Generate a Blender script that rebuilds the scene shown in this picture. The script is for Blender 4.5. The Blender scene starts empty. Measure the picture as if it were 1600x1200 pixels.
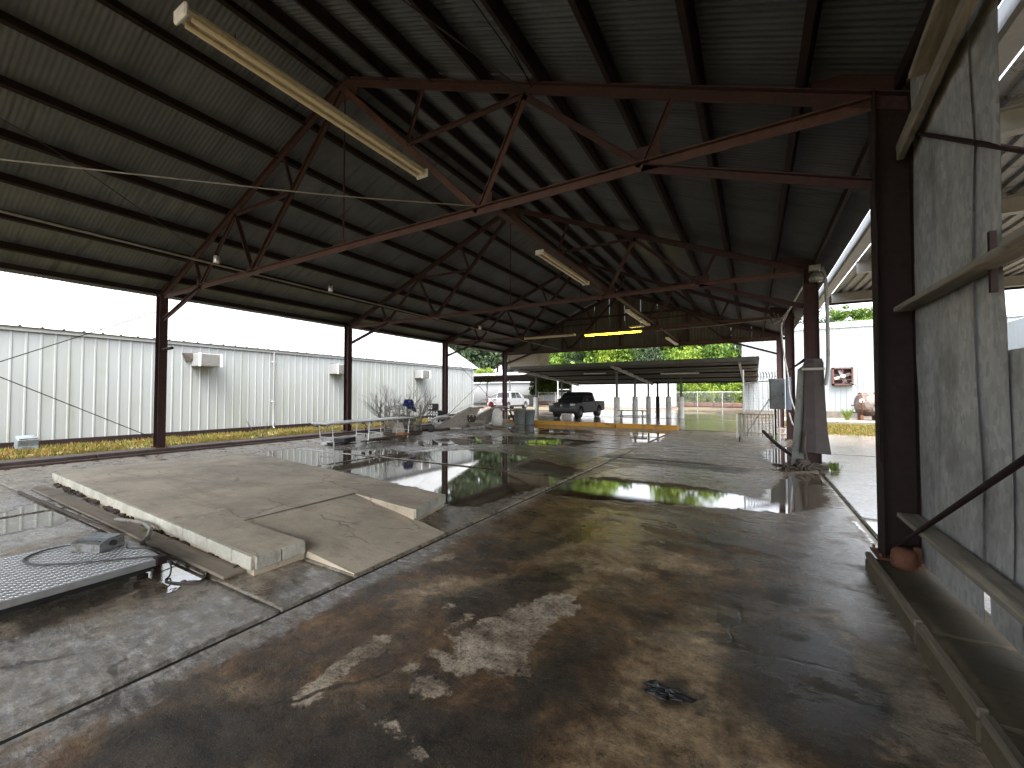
import bpy, math, random
import numpy as np
from mathutils import Vector, Matrix

R = math.radians
rnd = random.Random(7)
scene = bpy.context.scene
col = scene.collection

# ------------------------------------------------------------------ camera
H_EYE = 1.6
cam_d = bpy.data.cameras.new('camera')
cam = bpy.data.objects.new('camera', cam_d)
col.objects.link(cam)
cam_d.sensor_width = 36.0
cam_d.lens = 36.0 * 646.1 / 1600.0
cam_d.clip_start = 0.05
cam_d.clip_end = 3000.0
cam.location = (0, 0, H_EYE)
cam.rotation_euler = (R(90) + 0.0257926, 0, 0.527756)
scene.camera = cam

# ------------------------------------------------------------------ sky, sun, exposure
SUN_EL, SUN_AZ = R(58), R(150)
world = bpy.data.worlds.new('World')
scene.world = world
world.use_nodes = True
wn, wl = world.node_tree.nodes, world.node_tree.links
bg = wn['Background']
sky = wn.new('ShaderNodeTexSky')
sky.sky_type = 'NISHITA'
sky.sun_disc = False
sky.sun_elevation = SUN_EL
sky.sun_rotation = SUN_AZ
sky.dust_density = 4.0
sky.air_density = 1.0
hsv = wn.new('ShaderNodeHueSaturation')
hsv.inputs['Saturation'].default_value = 0.30
hsv.inputs['Value'].default_value = 1.0
wl.new(sky.outputs[0], hsv.inputs['Color'])
wl.new(hsv.outputs[0], bg.inputs['Color'])
bg.inputs['Strength'].default_value = 0.15

sun_d = bpy.data.lights.new('sun', 'SUN')
sun_d.energy = 0.5
sun_d.angle = R(40)
sun_d.color = (1.0, 0.985, 0.96)
sun = bpy.data.objects.new('sun', sun_d)
col.objects.link(sun)
sd_ = Vector((math.sin(SUN_AZ) * math.cos(SUN_EL), math.cos(SUN_AZ) * math.cos(SUN_EL), math.sin(SUN_EL)))
sun.rotation_euler = (-sd_).to_track_quat('-Z', 'Y').to_euler()
sun.location = (-20, 20, 30)

vs = scene.view_settings
vs.view_transform = 'Standard'
vs.look = 'None'
vs.exposure = 2.8
vs.gamma = 1.0
vs.use_curve_mapping = False
scene.render.engine = 'CYCLES'
scene.cycles.use_denoising = True
scene.cycles.max_bounces = 8
scene.cycles.diffuse_bounces = 5
scene.cycles.glossy_bounces = 4
scene.cycles.transparent_max_bounces = 12
scene.cycles.sample_clamp_indirect = 6.0
scene.cycles.caustics_reflective = False
scene.cycles.caustics_refractive = False

# ------------------------------------------------------------------ mesh builder
class MB:
    def __init__(s):
        s.v = []; s.f = []; s.sm = []
    def add(s, vs_, fs, smooth=False):
        o = len(s.v)
        s.v.extend([tuple(p) for p in vs_])
        s.f.extend([tuple(i + o for i in f) for f in fs])
        s.sm.extend([smooth] * len(fs))
        return s
    def box(s, c, size, rot=None, ch=0.0):
        hx, hy, hz = size[0] / 2, size[1] / 2, size[2] / 2
        c = Vector(c)
        if ch > 0:
            ch = min(ch, hx * .9, hy * .9, hz * .9)
            vs_ = []; idx = {}
            for sx in (-1, 1):
                for sy in (-1, 1):
                    for sz in (-1, 1):
                        for a in range(3):
                            p = [sx * (hx - (ch if a != 0 else 0)), sy * (hy - (ch if a != 1 else 0)), sz * (hz - (ch if a != 2 else 0))]
                            idx[(sx, sy, sz, a)] = len(vs_)
                            vs_.append(Vector(p))
            fs = []
            def quad(keys): fs.append([idx[k] for k in keys])
            for a in range(3):
                b, d = (a + 1) % 3, (a + 2) % 3
                for sg in (-1, 1):
                    ks = []
                    for (u, w) in ((-1, -1), (1, -1), (1, 1), (-1, 1)):
                        k = [0, 0, 0]; k[a] = sg; k[b] = u; k[d] = w
                        ks.append((k[0], k[1], k[2], a))
                    quad(ks if sg > 0 else ks[::-1])
            for a in range(3):      # edges along axis a
                b, d = (a + 1) % 3, (a + 2) % 3
                for u in (-1, 1):
                    for w in (-1, 1):
                        k0 = [0, 0, 0]; k0[a] = -1; k0[b] = u; k0[d] = w
                        k1 = list(k0); k1[a] = 1
                        ks = [tuple(k0) + (b,), tuple(k1) + (b,), tuple(k1) + (d,), tuple(k0) + (d,)]
                        quad(ks if u * w < 0 else ks[::-1])
            for sx in (-1, 1):
                for sy in (-1, 1):
                    for sz in (-1, 1):
                        ks = [(sx, sy, sz, 0), (sx, sy, sz, 1), (sx, sy, sz, 2)]
                        quad(ks if sx * sy * sz > 0 else ks[::-1])
        else:
            vs_ = [Vector((x, y, z)) for x in (-hx, hx) for y in (-hy, hy) for z in (-hz, hz)]
            fs = [(0, 1, 3, 2), (4, 6, 7, 5), (0, 4, 5, 1), (2, 3, 7, 6), (0, 2, 6, 4), (1, 5, 7, 3)]
        if rot is not None:
            vs_ = [rot @ p for p in vs_]
        return s.add([p + c for p in vs_], fs)
    def bar(s, p, q, w, h, up=(0, 0, 1), off=0.0, ch=0.0):
        p, q = Vector(p), Vector(q); d = q - p; L = d.length; d.normalize()
        u = Vector(up); sdv = d.cross(u)
        if sdv.length < 1e-4: sdv = d.cross(Vector((0, 1, 0)))
        sdv.normalize(); u = sdv.cross(d).normalized()
        m = Matrix((d, sdv, u)).transposed()
        return s.box((p + q) / 2 + u * off, (L, w, h), m, ch)
    def tee(s, p, q, w, h, t=0.012, up=(0, 0, 1)):
        s.bar(p, q, w, t, up, off=0.0)
        s.bar(p, q, t * 1.6, h, up, off=-(h / 2 + t / 2))
        return s
    def tube(s, p, q, r, n=8, r2=None, cap=True):
        return s.poly([p, q], [r, r if r2 is None else r2], n, cap)
    def poly(s, pts, r, n=8, cap=True):
        pts = [Vector(p) for p in pts]
        rs = r if isinstance(r, (list, tuple)) else [r] * len(pts)
        vs_ = []; fs = []; prev = None
        for i, p in enumerate(pts):
            if i == 0: d = pts[1] - p
            elif i == len(pts) - 1: d = p - pts[i - 1]
            else: d = (pts[i + 1] - p).normalized() + (p - pts[i - 1]).normalized()
            d.normalize()
            if prev is None:
                a = d.cross(Vector((0, 0, 1)))
                if a.length < 1e-3: a = d.cross(Vector((1, 0, 0)))
            else:
                a = prev - d * prev.dot(d)
                if a.length < 1e-5: a = d.orthogonal()
            a.normalize(); b = d.cross(a); prev = a
            for k in range(n):
                t = 2 * math.pi * k / n
                vs_.append(p + (a * math.cos(t) + b * math.sin(t)) * rs[i])
        for i in range(len(pts) - 1):
            for k in range(n):
                k2 = (k + 1) % n
                fs.append((i * n + k, i * n + k2, (i + 1) * n + k2, (i + 1) * n + k))
        s.add(vs_, fs, True)
        if cap:
            s.add(vs_[:n], [tuple(range(n))[::-1]]); s.add(vs_[-n:], [tuple(range(n))])
        return s
    def lathe(s, prof, c=(0, 0, 0), axis='Z', n=20, smooth=True):
        vs_ = []; fs = []; c = Vector(c)
        for (r, h) in prof:
            for k in range(n):
                t = 2 * math.pi * k / n
                x, y = r * math.cos(t), r * math.sin(t)
                p = {'Z': (x, y, h), 'X': (h, x, y), 'Y': (x, h, y)}[axis]
                vs_.append(c + Vector(p))
        for i in range(len(prof) - 1):
            for k in range(n):
                k2 = (k + 1) % n
                q = (i * n + k, i * n + k2, (i + 1) * n + k2, (i + 1) * n + k)
                fs.append(q if axis != 'Y' else q[::-1])
        return s.add(vs_, fs, smooth)
    def prism(s, poly, z0, z1, f=None):
        # poly: 2-D outline, extruded along z; f maps (x, y, z) to another placement
        f = f or (lambda x, y, z: (x, y, z))
        n = len(poly)
        a = sum(poly[i][0] * poly[(i + 1) % n][1] - poly[(i + 1) % n][0] * poly[i][1] for i in range(n))
        if a < 0: poly = poly[::-1]
        vs_ = [f(x, y, z0) for x, y in poly] + [f(x, y, z1) for x, y in poly]
        fs = [tuple(range(n))[::-1], tuple(range(n, 2 * n))]
        for i in range(n):
            j = (i + 1) % n
            fs.append((i, j, n + j, n + i))
        return s.add(vs_, fs)
    def quad(s, a, b, c, d): return s.add([a, b, c, d], [(0, 1, 2, 3)])
    def ext(s, prof, p0, p1, thick=0.0):
        # open profile (list of vectors relative) swept from p0 to p1
        n = len(prof); p0, p1 = Vector(p0), Vector(p1)
        vs_ = [p0 + Vector(q) for q in prof] + [p1 + Vector(q) for q in prof]
        return s.add(vs_, [(i, i + 1, n + i + 1, n + i) for i in range(n - 1)])
    def build(s, name, m, parent=None, base=None, mods=None):
        me = bpy.data.meshes.new(name)
        b = Vector((0, 0, 0))
        if base is not None: b = Vector(base)
        elif parent is not None: b = WL.get(parent.name, Vector((0, 0, 0)))
        me.from_pydata([tuple(Vector(p) - b) for p in s.v], [], s.f)
        me.polygons.foreach_set('use_smooth', s.sm)
        me.materials.append(m)
        me.update()
        o = bpy.data.objects.new(name, me)
        col.objects.link(o)
        if parent is not None:
            o.parent = parent
            WL[o.name] = b
        else:
            o.location = b
            WL[o.name] = b
        return o

WL = {}
def tag(o, label=None, cat=None, group=None, kind=None):
    if label: o['label'] = label
    if cat: o['category'] = cat
    if group: o['group'] = group
    if kind: o['kind'] = kind
    return o
def thing(name, label, cat, loc=(0, 0, 0), rz=0.0, group=None):
    o = bpy.data.objects.new(name, None)
    o.empty_display_size = 0.2
    o.location = loc; o.rotation_euler = (0, 0, rz)
    col.objects.link(o)
    WL[o.name] = Vector(loc)          # parts of an unrotated thing may be given in world space
    return tag(o, label, cat, group)
Z3 = (0, 0, 0)
def copy_tree(o, parent=None, label=None):
    c = o.copy(); col.objects.link(c)
    if parent is not None: c.parent = parent
    if label: c['label'] = label
    for ch in list(o.children): copy_tree(ch, c)
    return c

# ------------------------------------------------------------------ materials
class NT:
    def __init__(s, name):
        s.m = bpy.data.materials.new(name); s.m.use_nodes = True
        s.t = s.m.node_tree; s.n = s.t.nodes; s.l = s.t.links
        s.b = s.n['Principled BSDF']; s.pos = None
    def new(s, typ, **kw):
        x = s.n.new(typ)
        for k, v in kw.items(): setattr(x, k, v)
        return x
    def set(s, sock, val):
        if hasattr(val, 'is_output') or isinstance(val, bpy.types.NodeSocket): s.l.new(val, sock)
        elif isinstance(val, (tuple, list)) and len(val) == 3 and sock.type == 'RGBA': sock.default_value = (*val, 1)
        else: sock.default_value = val
    def P(s):
        if s.pos is None: s.pos = s.new('ShaderNodeNewGeometry').outputs['Position']
        return s.pos
    def OC(s): return s.new('ShaderNodeTexCoord').outputs['Object']
    def math(s, op, a, b=0.0, c=None, clamp=False):
        x = s.new('ShaderNodeMath', operation=op, use_clamp=clamp)
        s.set(x.inputs[0], a); s.set(x.inputs[1], b)
        if c is not None: s.set(x.inputs[2], c)
        return x.outputs[0]
    def map(s, vec, scale=(1, 1, 1), loc=(0, 0, 0), rot=(0, 0, 0)):
        x = s.new('ShaderNodeMapping'); s.set(x.inputs['Vector'], vec)
        x.inputs['Scale'].default_value = scale; x.inputs['Location'].default_value = loc; x.inputs['Rotation'].default_value = rot
        return x.outputs[0]
    def noise(s, vec, scale, detail=4.0, rough=0.55, dist=0.0):
        x = s.new('ShaderNodeTexNoise'); s.set(x.inputs['Vector'], vec)
        x.inputs['Scale'].default_value = scale; x.inputs['Detail'].default_value = detail
        x.inputs['Roughness'].default_value = rough; x.inputs['Distortion'].default_value = dist
        return x.outputs[0]
    def ramp(s, v, stops):
        x = s.new('ShaderNodeValToRGB'); s.set(x.inputs[0], v)
        e = x.color_ramp.elements
        while len(e) < len(stops): e.new(0.5)
        for i, (p, c) in enumerate(stops):
            e[i].position = p; e[i].color = (*c, 1) if isinstance(c, tuple) else (c, c, c, 1)
        return x.outputs[0]
    def step(s, v, a, b):
        x = s.new('ShaderNodeMapRange', interpolation_type='SMOOTHSTEP')
        s.set(x.inputs['Value'], v); x.inputs['From Min'].default_value = a; x.inputs['From Max'].default_value = b
        return x.outputs[0]
    def mix(s, f, a, b, mode='MIX'):
        x = s.new('ShaderNodeMix', data_type='RGBA', blend_type=mode)
        s.set(x.inputs[0], f); s.set(x.inputs[6], a); s.set(x.inputs[7], b)
        return x.outputs[2]
    def mixf(s, f, a, b):
        x = s.new('ShaderNodeMix', data_type='FLOAT')
        s.set(x.inputs[0], f); s.set(x.inputs[2], a); s.set(x.inputs[3], b)
        return x.outputs[0]
    def bump(s, h, strength=0.3, dist=0.01):
        x = s.new('ShaderNodeBump'); s.set(x.inputs['Height'], h)
        s.set(x.inputs['Strength'], strength); x.inputs['Distance'].default_value = dist
        s.l.new(x.outputs[0], s.b.inputs['Normal'])
        return x
    def attr(s, name): return s.new('ShaderNodeAttribute', attribute_name=name).outputs['Fac']
    def out(s, color=None, rough=None, metal=None, spec=None, emit=None, es=None):
        for k, v in (('Base Color', color), ('Roughness', rough), ('Metallic', metal), ('Specular IOR Level', spec), ('Emission Color', emit), ('Emission Strength', es)):
            if v is not None: s.set(s.b.inputs[k], v)
        return s.m

def plain(name, c, rough=0.6, metal=0.0, var=0.25, scale=3.0, dirt=None, bump=0.0, spec=None):
    """one paint or metal with wear: tonal mottling, grime patches, fine relief"""
    t = NT(name)
    n1 = t.noise(t.P(), scale, 6, 0.65)
    n2 = t.noise(t.P(), scale * 7, 4, 0.6)
    lo = tuple(x * (1 - var) for x in c); hi = tuple(min(1, x * (1 + var)) for x in c)
    cc = t.ramp(n1, [(0.3, lo), (0.7, hi)])
    if dirt is not None:
        cc = t.mix(t.step(t.math('ADD', n1, t.math('MULTIPLY', n2, 0.5)), 0.72, 0.95), cc, dirt)
    if bump: t.bump(n2, bump, 0.004)
    r = t.mixf(n2, max(0.05, rough - 0.12), min(1, rough + 0.12))
    return t.out(cc, r, metal, spec)

M = {}
M['red_steel'] = plain('red_primer_steel', (0.042, 0.0145, 0.0155), 0.75, 0, 0.5, 2.5, (0.022, 0.012, 0.011), 0.2)
M['brown_steel'] = plain('brown_primer_steel', (0.078, 0.036, 0.030), 0.65, 0, 0.4, 2.5, (0.06, 0.03, 0.02), 0.2)
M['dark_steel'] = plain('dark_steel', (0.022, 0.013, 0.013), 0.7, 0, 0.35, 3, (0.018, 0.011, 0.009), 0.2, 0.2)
M['purlin'] = plain('purlin_steel', (0.022, 0.014, 0.013), 0.75, 0, 0.35, 2, (0.02, 0.012, 0.01), 0.1, 0.15)
M['rust'] = plain('rusty_iron', (0.13, 0.052, 0.025), 0.85, 0, 0.5, 14, (0.07, 0.03, 0.02), 0.6)
M['galv_dull'] = plain('dull_galvanised', (0.272, 0.280, 0.280), 0.5, 0.55, 0.25, 5, (0.128, 0.120, 0.104), 0.15)
M['alu'] = plain('aluminium', (0.62, 0.63, 0.64), 0.4, 0.8, 0.15, 6)
M['white_paint'] = plain('white_paint', (0.72, 0.72, 0.69), 0.5, 0, 0.08, 2, (0.5, 0.48, 0.42))
M['cream'] = plain('aged_cream_enamel', (0.62, 0.56, 0.42), 0.4, 0, 0.15, 5, (0.35, 0.28, 0.17))
M['tube'] = plain('unlit_lamp_tube', (0.78, 0.70, 0.52), 0.25, 0, 0.08, 4)
M['black'] = plain('black_plastic', (0.018, 0.018, 0.02), 0.45, 0, 0.3, 8)
M['rubber'] = plain('rubber', (0.02, 0.02, 0.02), 0.8, 0, 0.3, 10)
M['grey_plastic'] = plain('grey_plastic', (0.20, 0.22, 0.22), 0.5, 0, 0.12, 4, (0.12, 0.12, 0.11))
M['white_plastic'] = plain('white_plastic', (0.75, 0.75, 0.74), 0.4, 0, 0.06, 3, (0.5, 0.48, 0.45))
M['blue'] = plain('blue_plastic', (0.022, 0.03, 0.15), 0.35, 0, 0.3, 12)
M['red'] = plain('red_plastic', (0.36, 0.05, 0.05), 0.4, 0, 0.2, 8)
M['pale_red'] = plain('faded_red_paint', (0.10, 0.038, 0.032), 0.7, 0, 0.25, 6, (0.075, 0.05, 0.04))
M['yellow'] = plain('yellow_paint', (0.576, 0.288, 0.028), 0.6, 0, 0.15, 3, (0.280, 0.152, 0.048), 0.3)
M['orange'] = plain('orange_plastic', (0.34, 0.14, 0.05), 0.5, 0, 0.2, 5)
M['panel_grey'] = plain('panel_box_grey', (0.17, 0.20, 0.22), 0.45, 0, 0.12, 3, (0.1, 0.1, 0.1))
M['panel_blue'] = plain('panel_box_blue', (0.2, 0.25, 0.36), 0.45, 0, 0.1, 3)
M['wood'] = None
M['bark'] = plain('bark', (0.10, 0.075, 0.055), 0.9, 0, 0.3, 8, None, 0.5)
M['twig'] = plain('grey_twig', (0.115, 0.10, 0.08), 0.9, 0, 0.3, 8)
M['cage'] = plain('grey_wire', (0.30, 0.29, 0.27), 0.5, 0.4, 0.2, 8, (0.15, 0.1, 0.07))
M['machine'] = plain('dusty_grey_machine_paint', (0.30, 0.275, 0.24), 0.7, 0, 0.25, 4, (0.17, 0.13, 0.09), 0.2)
M['tarp_green'] = plain('grey_green_sheet', (0.10, 0.11, 0.10), 0.55, 0, 0.25, 3, (0.05, 0.05, 0.045), 0.2)
M['dark_sheet'] = plain('dark_brown_sheet', (0.022, 0.014, 0.014), 0.55, 0, 0.35, 3, (0.03, 0.02, 0.02), 0.2)
M['carport'] = plain('grey_carport_steel', (0.10, 0.108, 0.105), 0.6, 0, 0.12, 1.5, (0.07, 0.07, 0.065))
M['far_white'] = plain('far_white_metal', (0.368, 0.380, 0.392), 0.5, 0, 0.06, 0.8)
M['tan_metal'] = plain('tan_siding', (0.46, 0.42, 0.36), 0.6, 0, 0.1, 1.0, (0.33, 0.29, 0.23))
M['chrome'] = plain('bright_metal', (0.7, 0.7, 0.7), 0.2, 1.0, 0.05, 5)
M['debris'] = plain('dark_debris', (0.05, 0.04, 0.032), 0.85, 0, 0.5, 12, None, 0.5)
M['dirt'] = plain('dark_soil', (0.014, 0.011, 0.009), 0.9, 0, 0.4, 5, None, 0.5)
M['cable'] = plain('black_cable', (0.03, 0.03, 0.03), 0.5, 0, 0.2, 8)
M['wire_pale'] = plain('pale_wire', (0.2, 0.19, 0.17), 0.6, 0, 0.2, 8)
M['zinc_white'] = plain('zinc_plate', (0.27, 0.275, 0.275), 0.45, 0.2, 0.15, 3, (0.240, 0.232, 0.216))

def mat_wood(name, c, var=0.4, axis=1):
    t = NT(name)
    sc = [14, 14, 14]; sc[axis] = 0.8
    g = t.noise(t.map(t.P(), sc), 1.0, 6, 0.7, 1.0)
    n = t.noise(t.P(), 2.5, 4)
    cc = t.ramp(g, [(0.3, tuple(x * (1 - var) for x in c)), (0.7, tuple(x * (1 + var) for x in c))])
    cc = t.mix(t.step(n, 0.5, 0.75), cc, tuple(x * 0.45 for x in c))
    t.bump(g, 0.5, 0.004)
    return t.out(cc, 0.8)
M['wood'] = mat_wood('weathered_board', (0.20, 0.18, 0.145))
M['wood_edge'] = mat_wood('worn_edge_board', (0.13, 0.11, 0.08), .5)
M['wood_dark'] = mat_wood('wet_dark_board', (0.075, 0.055, 0.04))
M['wood_x'] = mat_wood('grey_plank', (0.21, 0.175, 0.13), 0.4, 0)

def mat_roof(name, k):
    t = NT(name)
    n = t.noise(t.P(), 0.7, 6, 0.65)
    st = t.noise(t.map(t.P(), (0.5, 7, 0.5)), 1.0, 5, .65)
    gr = t.noise(t.P(), 24, 5, 0.75)
    K = lambda c: tuple(x * k for x in c)
    cc = t.ramp(n, [(0.38, K((0.053, 0.060, 0.072))), (0.62, K((0.088, 0.099, 0.117)))])
    cc = t.mix(t.step(st, 0.52, 0.66), cc, K((0.038, 0.043, 0.050)))
    cc = t.mix(t.math('MULTIPLY', t.step(gr, 0.55, 0.66), 0.45), cc, K((0.03, 0.032, 0.033)))
    rust = t.noise(t.map(t.P(), (1.2, 2.5, 1.2)), 1.0, 7, .75)
    cc = t.mix(t.math('MULTIPLY', t.step(rust, 0.6, 0.7), 0.5), cc, (0.06, 0.032, 0.02))
    rn = t.new('ShaderNodeObjectInfo').outputs['Random']
    cc = t.mix(t.math('MULTIPLY', rn, 0.5), cc, K((0.048, 0.053, 0.061)))
    return t.out(cc, 0.55, 0.0)
M['roof'] = mat_roof('aged_zinc_roof_sheet', 1.05)
M['roof_brightened'] = mat_roof('brightened_zinc_roof_sheet', 1.55)  # same sheet, brightened in colour where the left slope gets little light
def mat_galv():
    t = NT('galvanised_spangle_sheet')
    v = t.new('ShaderNodeTexVoronoi'); t.set(v.inputs['Vector'], t.map(t.P(), (1, 1, 0.55))); v.inputs['Scale'].default_value = 30
    sp = t.new('ShaderNodeSeparateColor'); t.l.new(v.outputs['Color'], sp.inputs[0])
    n = t.noise(t.P(), 2.2, 6, 0.65)
    st = t.noise(t.map(t.P(), (7, 7, 0.5)), 1.0, 5, 0.6)
    cc = t.ramp(sp.outputs[0], [(0.0, (0.29, 0.297, 0.297)), (1.0, (0.44, 0.448, 0.446))])
    cc = t.mix(t.step(n, 0.45, 0.75), cc, (0.21, 0.21, 0.20))
    cc = t.mix(t.math('MULTIPLY', t.step(st, 0.56, 0.74), 0.4), cc, (0.15, 0.145, 0.13))
    t.bump(t.noise(t.P(), 6, 3), 0.25, 0.01)
    return t.out(cc, t.mixf(sp.outputs[1], 0.42, 0.62), 0.12)
M['galv'] = mat_galv()
def mat_siding(name, base, algae, amt, sy=1.0):
    t = NT(name)
    st = t.noise(t.map(t.P(), (2.2, 2.2, 0.16)), 1.0, 5, 0.6)
    big = t.noise(t.map(t.P(), (0.22, 0.22, 0.3)), 1.0, 4, 0.6)
    fine = t.noise(t.map(t.P(), (9, 9, 0.5)), 1.0, 3)
    f = t.math('MULTIPLY', t.step(st, 0.42, 0.72), t.step(big, 0.38, 0.62))
    cc = t.mix(t.math('MULTIPLY', f, amt), base, algae)
    cc = t.mix(t.math('MULTIPLY', t.step(fine, 0.55, 0.75), 0.3), cc, tuple(x * 0.72 for x in base))
    return t.out(cc, 0.5)
M['siding'] = mat_siding('algae_stained_white_siding', (0.272, 0.288, 0.288), (0.20, 0.216, 0.175), 0.8)
M['siding_clean'] = mat_siding('pale_white_siding', (0.262, 0.288, 0.30), (0.20, 0.222, 0.224), 0.6)
M['roof_white'] = mat_siding('white_roof_sheet', (0.336, 0.348, 0.348), (0.272, 0.280, 0.272), 0.3)

def mat_conc(name, c, wet=0.0, scale=1.0, stain=(0.1, 0.085, 0.065)):
    t = NT(name)
    n = t.noise(t.P(), 1.3 * scale, 7, 0.65); f = t.noise(t.P(), 40, 3, 0.7)
    m = t.noise(t.map(t.P(), (0.6, 3.0, 1.0)), 1.6 * scale, 8, 0.75, 0.2)
    g = t.noise(t.P(), 130, 2, 0.6)
    cc = t.ramp(n, [(0.38, tuple(x * 0.74 for x in c)), (0.62, tuple(x * 1.12 for x in c))])
    cc = t.mix(t.math('MULTIPLY', t.step(m, 0.5, 0.66), 0.45), cc, stain)
    cc = t.mix(t.math('MULTIPLY', t.step(f, 0.55, 0.66), 0.45), cc, tuple(x * 0.5 for x in c))
    cc = t.mix(t.math('MULTIPLY', t.step(g, 0.6, 0.7), 0.4), cc, tuple(x * 0.35 for x in c))
    v = t.new('ShaderNodeTexVoronoi', feature='DISTANCE_TO_EDGE'); v.inputs['Scale'].default_value = 0.9
    wv = t.new('ShaderNodeMix', data_type='RGBA', blend_type='ADD'); wv.inputs[0].default_value = 0.4
    nz = t.new('ShaderNodeTexNoise'); nz.inputs['Scale'].default_value = 2.0; nz.inputs['Detail'].default_value = 7; t.l.new(t.P(), nz.inputs['Vector'])
    t.l.new(t.map(t.P(), (0.45, 1.3, 1)), wv.inputs[6]); t.l.new(nz.outputs['Color'], wv.inputs[7]); t.l.new(wv.outputs[2], v.inputs['Vector'])
    big = t.noise(t.P(), .8, 3)
    crack = t.math('MULTIPLY', t.math('SUBTRACT', 1.0, t.step(v.outputs['Distance'], 0.003, 0.016)), t.step(big, 0.44, 0.56))
    cc = t.mix(t.math('MULTIPLY', crack, 0.5), cc, tuple(x * 0.22 for x in c))
    spots = t.noise(t.P(), 6.5, 5, .7)
    cc = t.mix(t.math('MULTIPLY', t.step(spots, 0.63, 0.68), 0.6), cc, tuple(x * 0.3 for x in c))
    cc = t.mix(t.math('MULTIPLY', t.step(t.noise(t.P(), 3.1, 6, .7), 0.62, 0.67), 0.5), cc, tuple(min(.7, x * 1.35) for x in c))
    t.bump(t.math('SUBTRACT', t.math('ADD', f, t.math('MULTIPLY', m, 2.0)), crack), 0.4, 0.004)
    return t.out(cc, t.mixf(n, 0.75 - wet, 0.95 - wet))
M['pad'] = mat_conc('dry_tan_concrete', (0.57, 0.485, 0.37), 0.1, 1.0, (0.29, 0.22, 0.145))
M['pad_edge'] = mat_conc('pale_painted_concrete', (0.56, 0.545, 0.46), 0.05, 2.0, (0.14, 0.125, 0.09))
M['kerb'] = mat_conc('dirty_kerb_concrete', (0.17, 0.15, 0.12), 0.2, 2.0, (0.05, 0.04, 0.03))
M['kerb_dark'] = mat_conc('dark_mossy_concrete', (.085, .068, .042), .15, 2.0, (.05, .042, .024))
M['kerb_red'] = mat_conc('dark_red_kerb', (0.09, 0.06, 0.05), 0.2, 2.0, (0.035, 0.025, 0.02))

# ------------------------------------------------------------------ wet floor: where the water, the stains and the painted sheen lie (metres)
MARKS = {}
MARKS['patch'] = [
    [(-1.74,2.18),(-1.72,2.42),(-1.62,2.63),(-1.51,2.85),(-1.43,3.06),(-1.23,3.15),(-1.14,2.91),(-1.22,2.62),(-1.19,2.44),(-1.2,2.29),(-1.19,2.09),(-1.28,2.04),(-1.4,1.99),(-1.37,1.92),(-1.45,1.92),(-1.78,1.99),(-1.78,2.03),(-1.59,2.03),(-1.62,2.1)],
    [(-1.79,1.8),(-1.79,1.88),(-1.65,1.82),(-1.41,1.82),(-1.41,1.76),(-1.51,1.7)],
    [(-1.86,2.24),(-1.8,2.49),(-1.75,2.46),(-1.77,2.32),(-1.81,2.21)],
    [(-2.32,2.59),(-2.25,2.9),(-2.2,2.81),(-2.28,2.57)],
    [(-2.08,1.32),(-2.11,1.49),(-2.17,1.73),(-2.17,1.99),(-2.08,1.98),(-2.01,1.82),(-2.1,1.64),(-2.01,1.57),(-2.01,1.42),(-1.98,1.32)],
    [(-2.75,3.03),(-2.65,3.38),(-2.55,3.33),(-2.55,3.18),(-2.7,3.01)],
    [(-1.1,3.81),(-0.96,3.86),(-0.93,3.79),(-1.06,3.77)],
    [(-1.62,1.44),(-1.63,1.52),(-1.56,1.5),(-1.45,1.45),(-1.47,1.42),(-1.57,1.42)],
    [(-1.83,1.49),(-1.77,1.5),(-1.74,1.47),(-1.77,1.46)],
    [(-1.37,1.41),(-1.34,1.43),(-1.27,1.43),(-1.29,1.4)],
    [(-2.07,2.47),(-2.01,2.54),(-1.98,2.48),(-2.03,2.44)],
]
MARKS['tan'] = [
    [(-0.64,2.72),(-0.36,3.23),(-0.01,3.29),(-0.17,2.65),(-0.01,2.42),(0.26,2.15),(-0.73,1.57),(-0.64,2.15)],
    [(-2.08,3.97),(-1.81,5.53),(-1.17,4.98),(-0.83,3.79),(-1.24,3.15)],
    [(-0.37,3.32),(-0.27,3.1),(0.07,3.38),(-0.01,3.64)],
    [(-2.22,2.24),(-1.86,3.19),(-2.25,2.96),(-2.53,2.34)],
    [(-1.01,4.59),(-0.42,4.35),(0.05,4.46),(-0.4,4.04),(-0.95,4.04)],
    [(-2.55,1.15),(-2.38,1.36),(-2.2,1.19),(-2.48,1.03)],
]
MARKS['dark'] = [
    [(-2.54,0.52),(-2.64,1.09),(-2.23,1.28),(-1.61,1.67),(-1.36,1.68),(-1.12,1.92),(-1.16,2.49),(-1.06,2.68),(-0.84,2.76),(-0.79,2.29),(-0.86,1.84),(-0.78,1.55)],
    [(-0.27,3.14),(-0.13,3.51),(0.26,3.54),(0.44,3.51),(0.59,2.87),(0.55,2.32),(0.32,2.19),(0.02,2.48),(-0.17,2.71)],
    [(-0.65,5.33),(-0.22,5.33),(-0.23,4.87),(-0.53,4.87)],
    [(-2.32,2.4),(-2.04,2.68),(-1.58,3.67),(-1.37,3.98),(-1.37,3.19),(-1.7,2.54)],
    [(-3.6,10.51),(-3.08,11.37),(-1.16,10.74),(0.02,10.18),(-0.32,9.57),(-1.45,9.77),(-2.87,9.74)],
    [(-5.11,11.44),(-4.77,13.6),(-3.32,9.7),(-3.49,8.13)],
    [(-0.05,4.03),(0.23,4.34),(0.38,4.03),(0.25,3.84),(0.04,3.89)],
    [(-2.29,3.01),(-1.98,4.25),(-1.43,6.12),(-1.62,4.72),(-1.8,3.72)],
    [(-4.76,0.76),(-4.64,1.16),(-4.86,1.59),(-4.33,1.4),(-4.24,1.07),(-4.16,0.67)],
    [(-2.94,2.88),(-3.01,3.12),(-2.98,2.46),(-2.92,2.17)],
]
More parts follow.
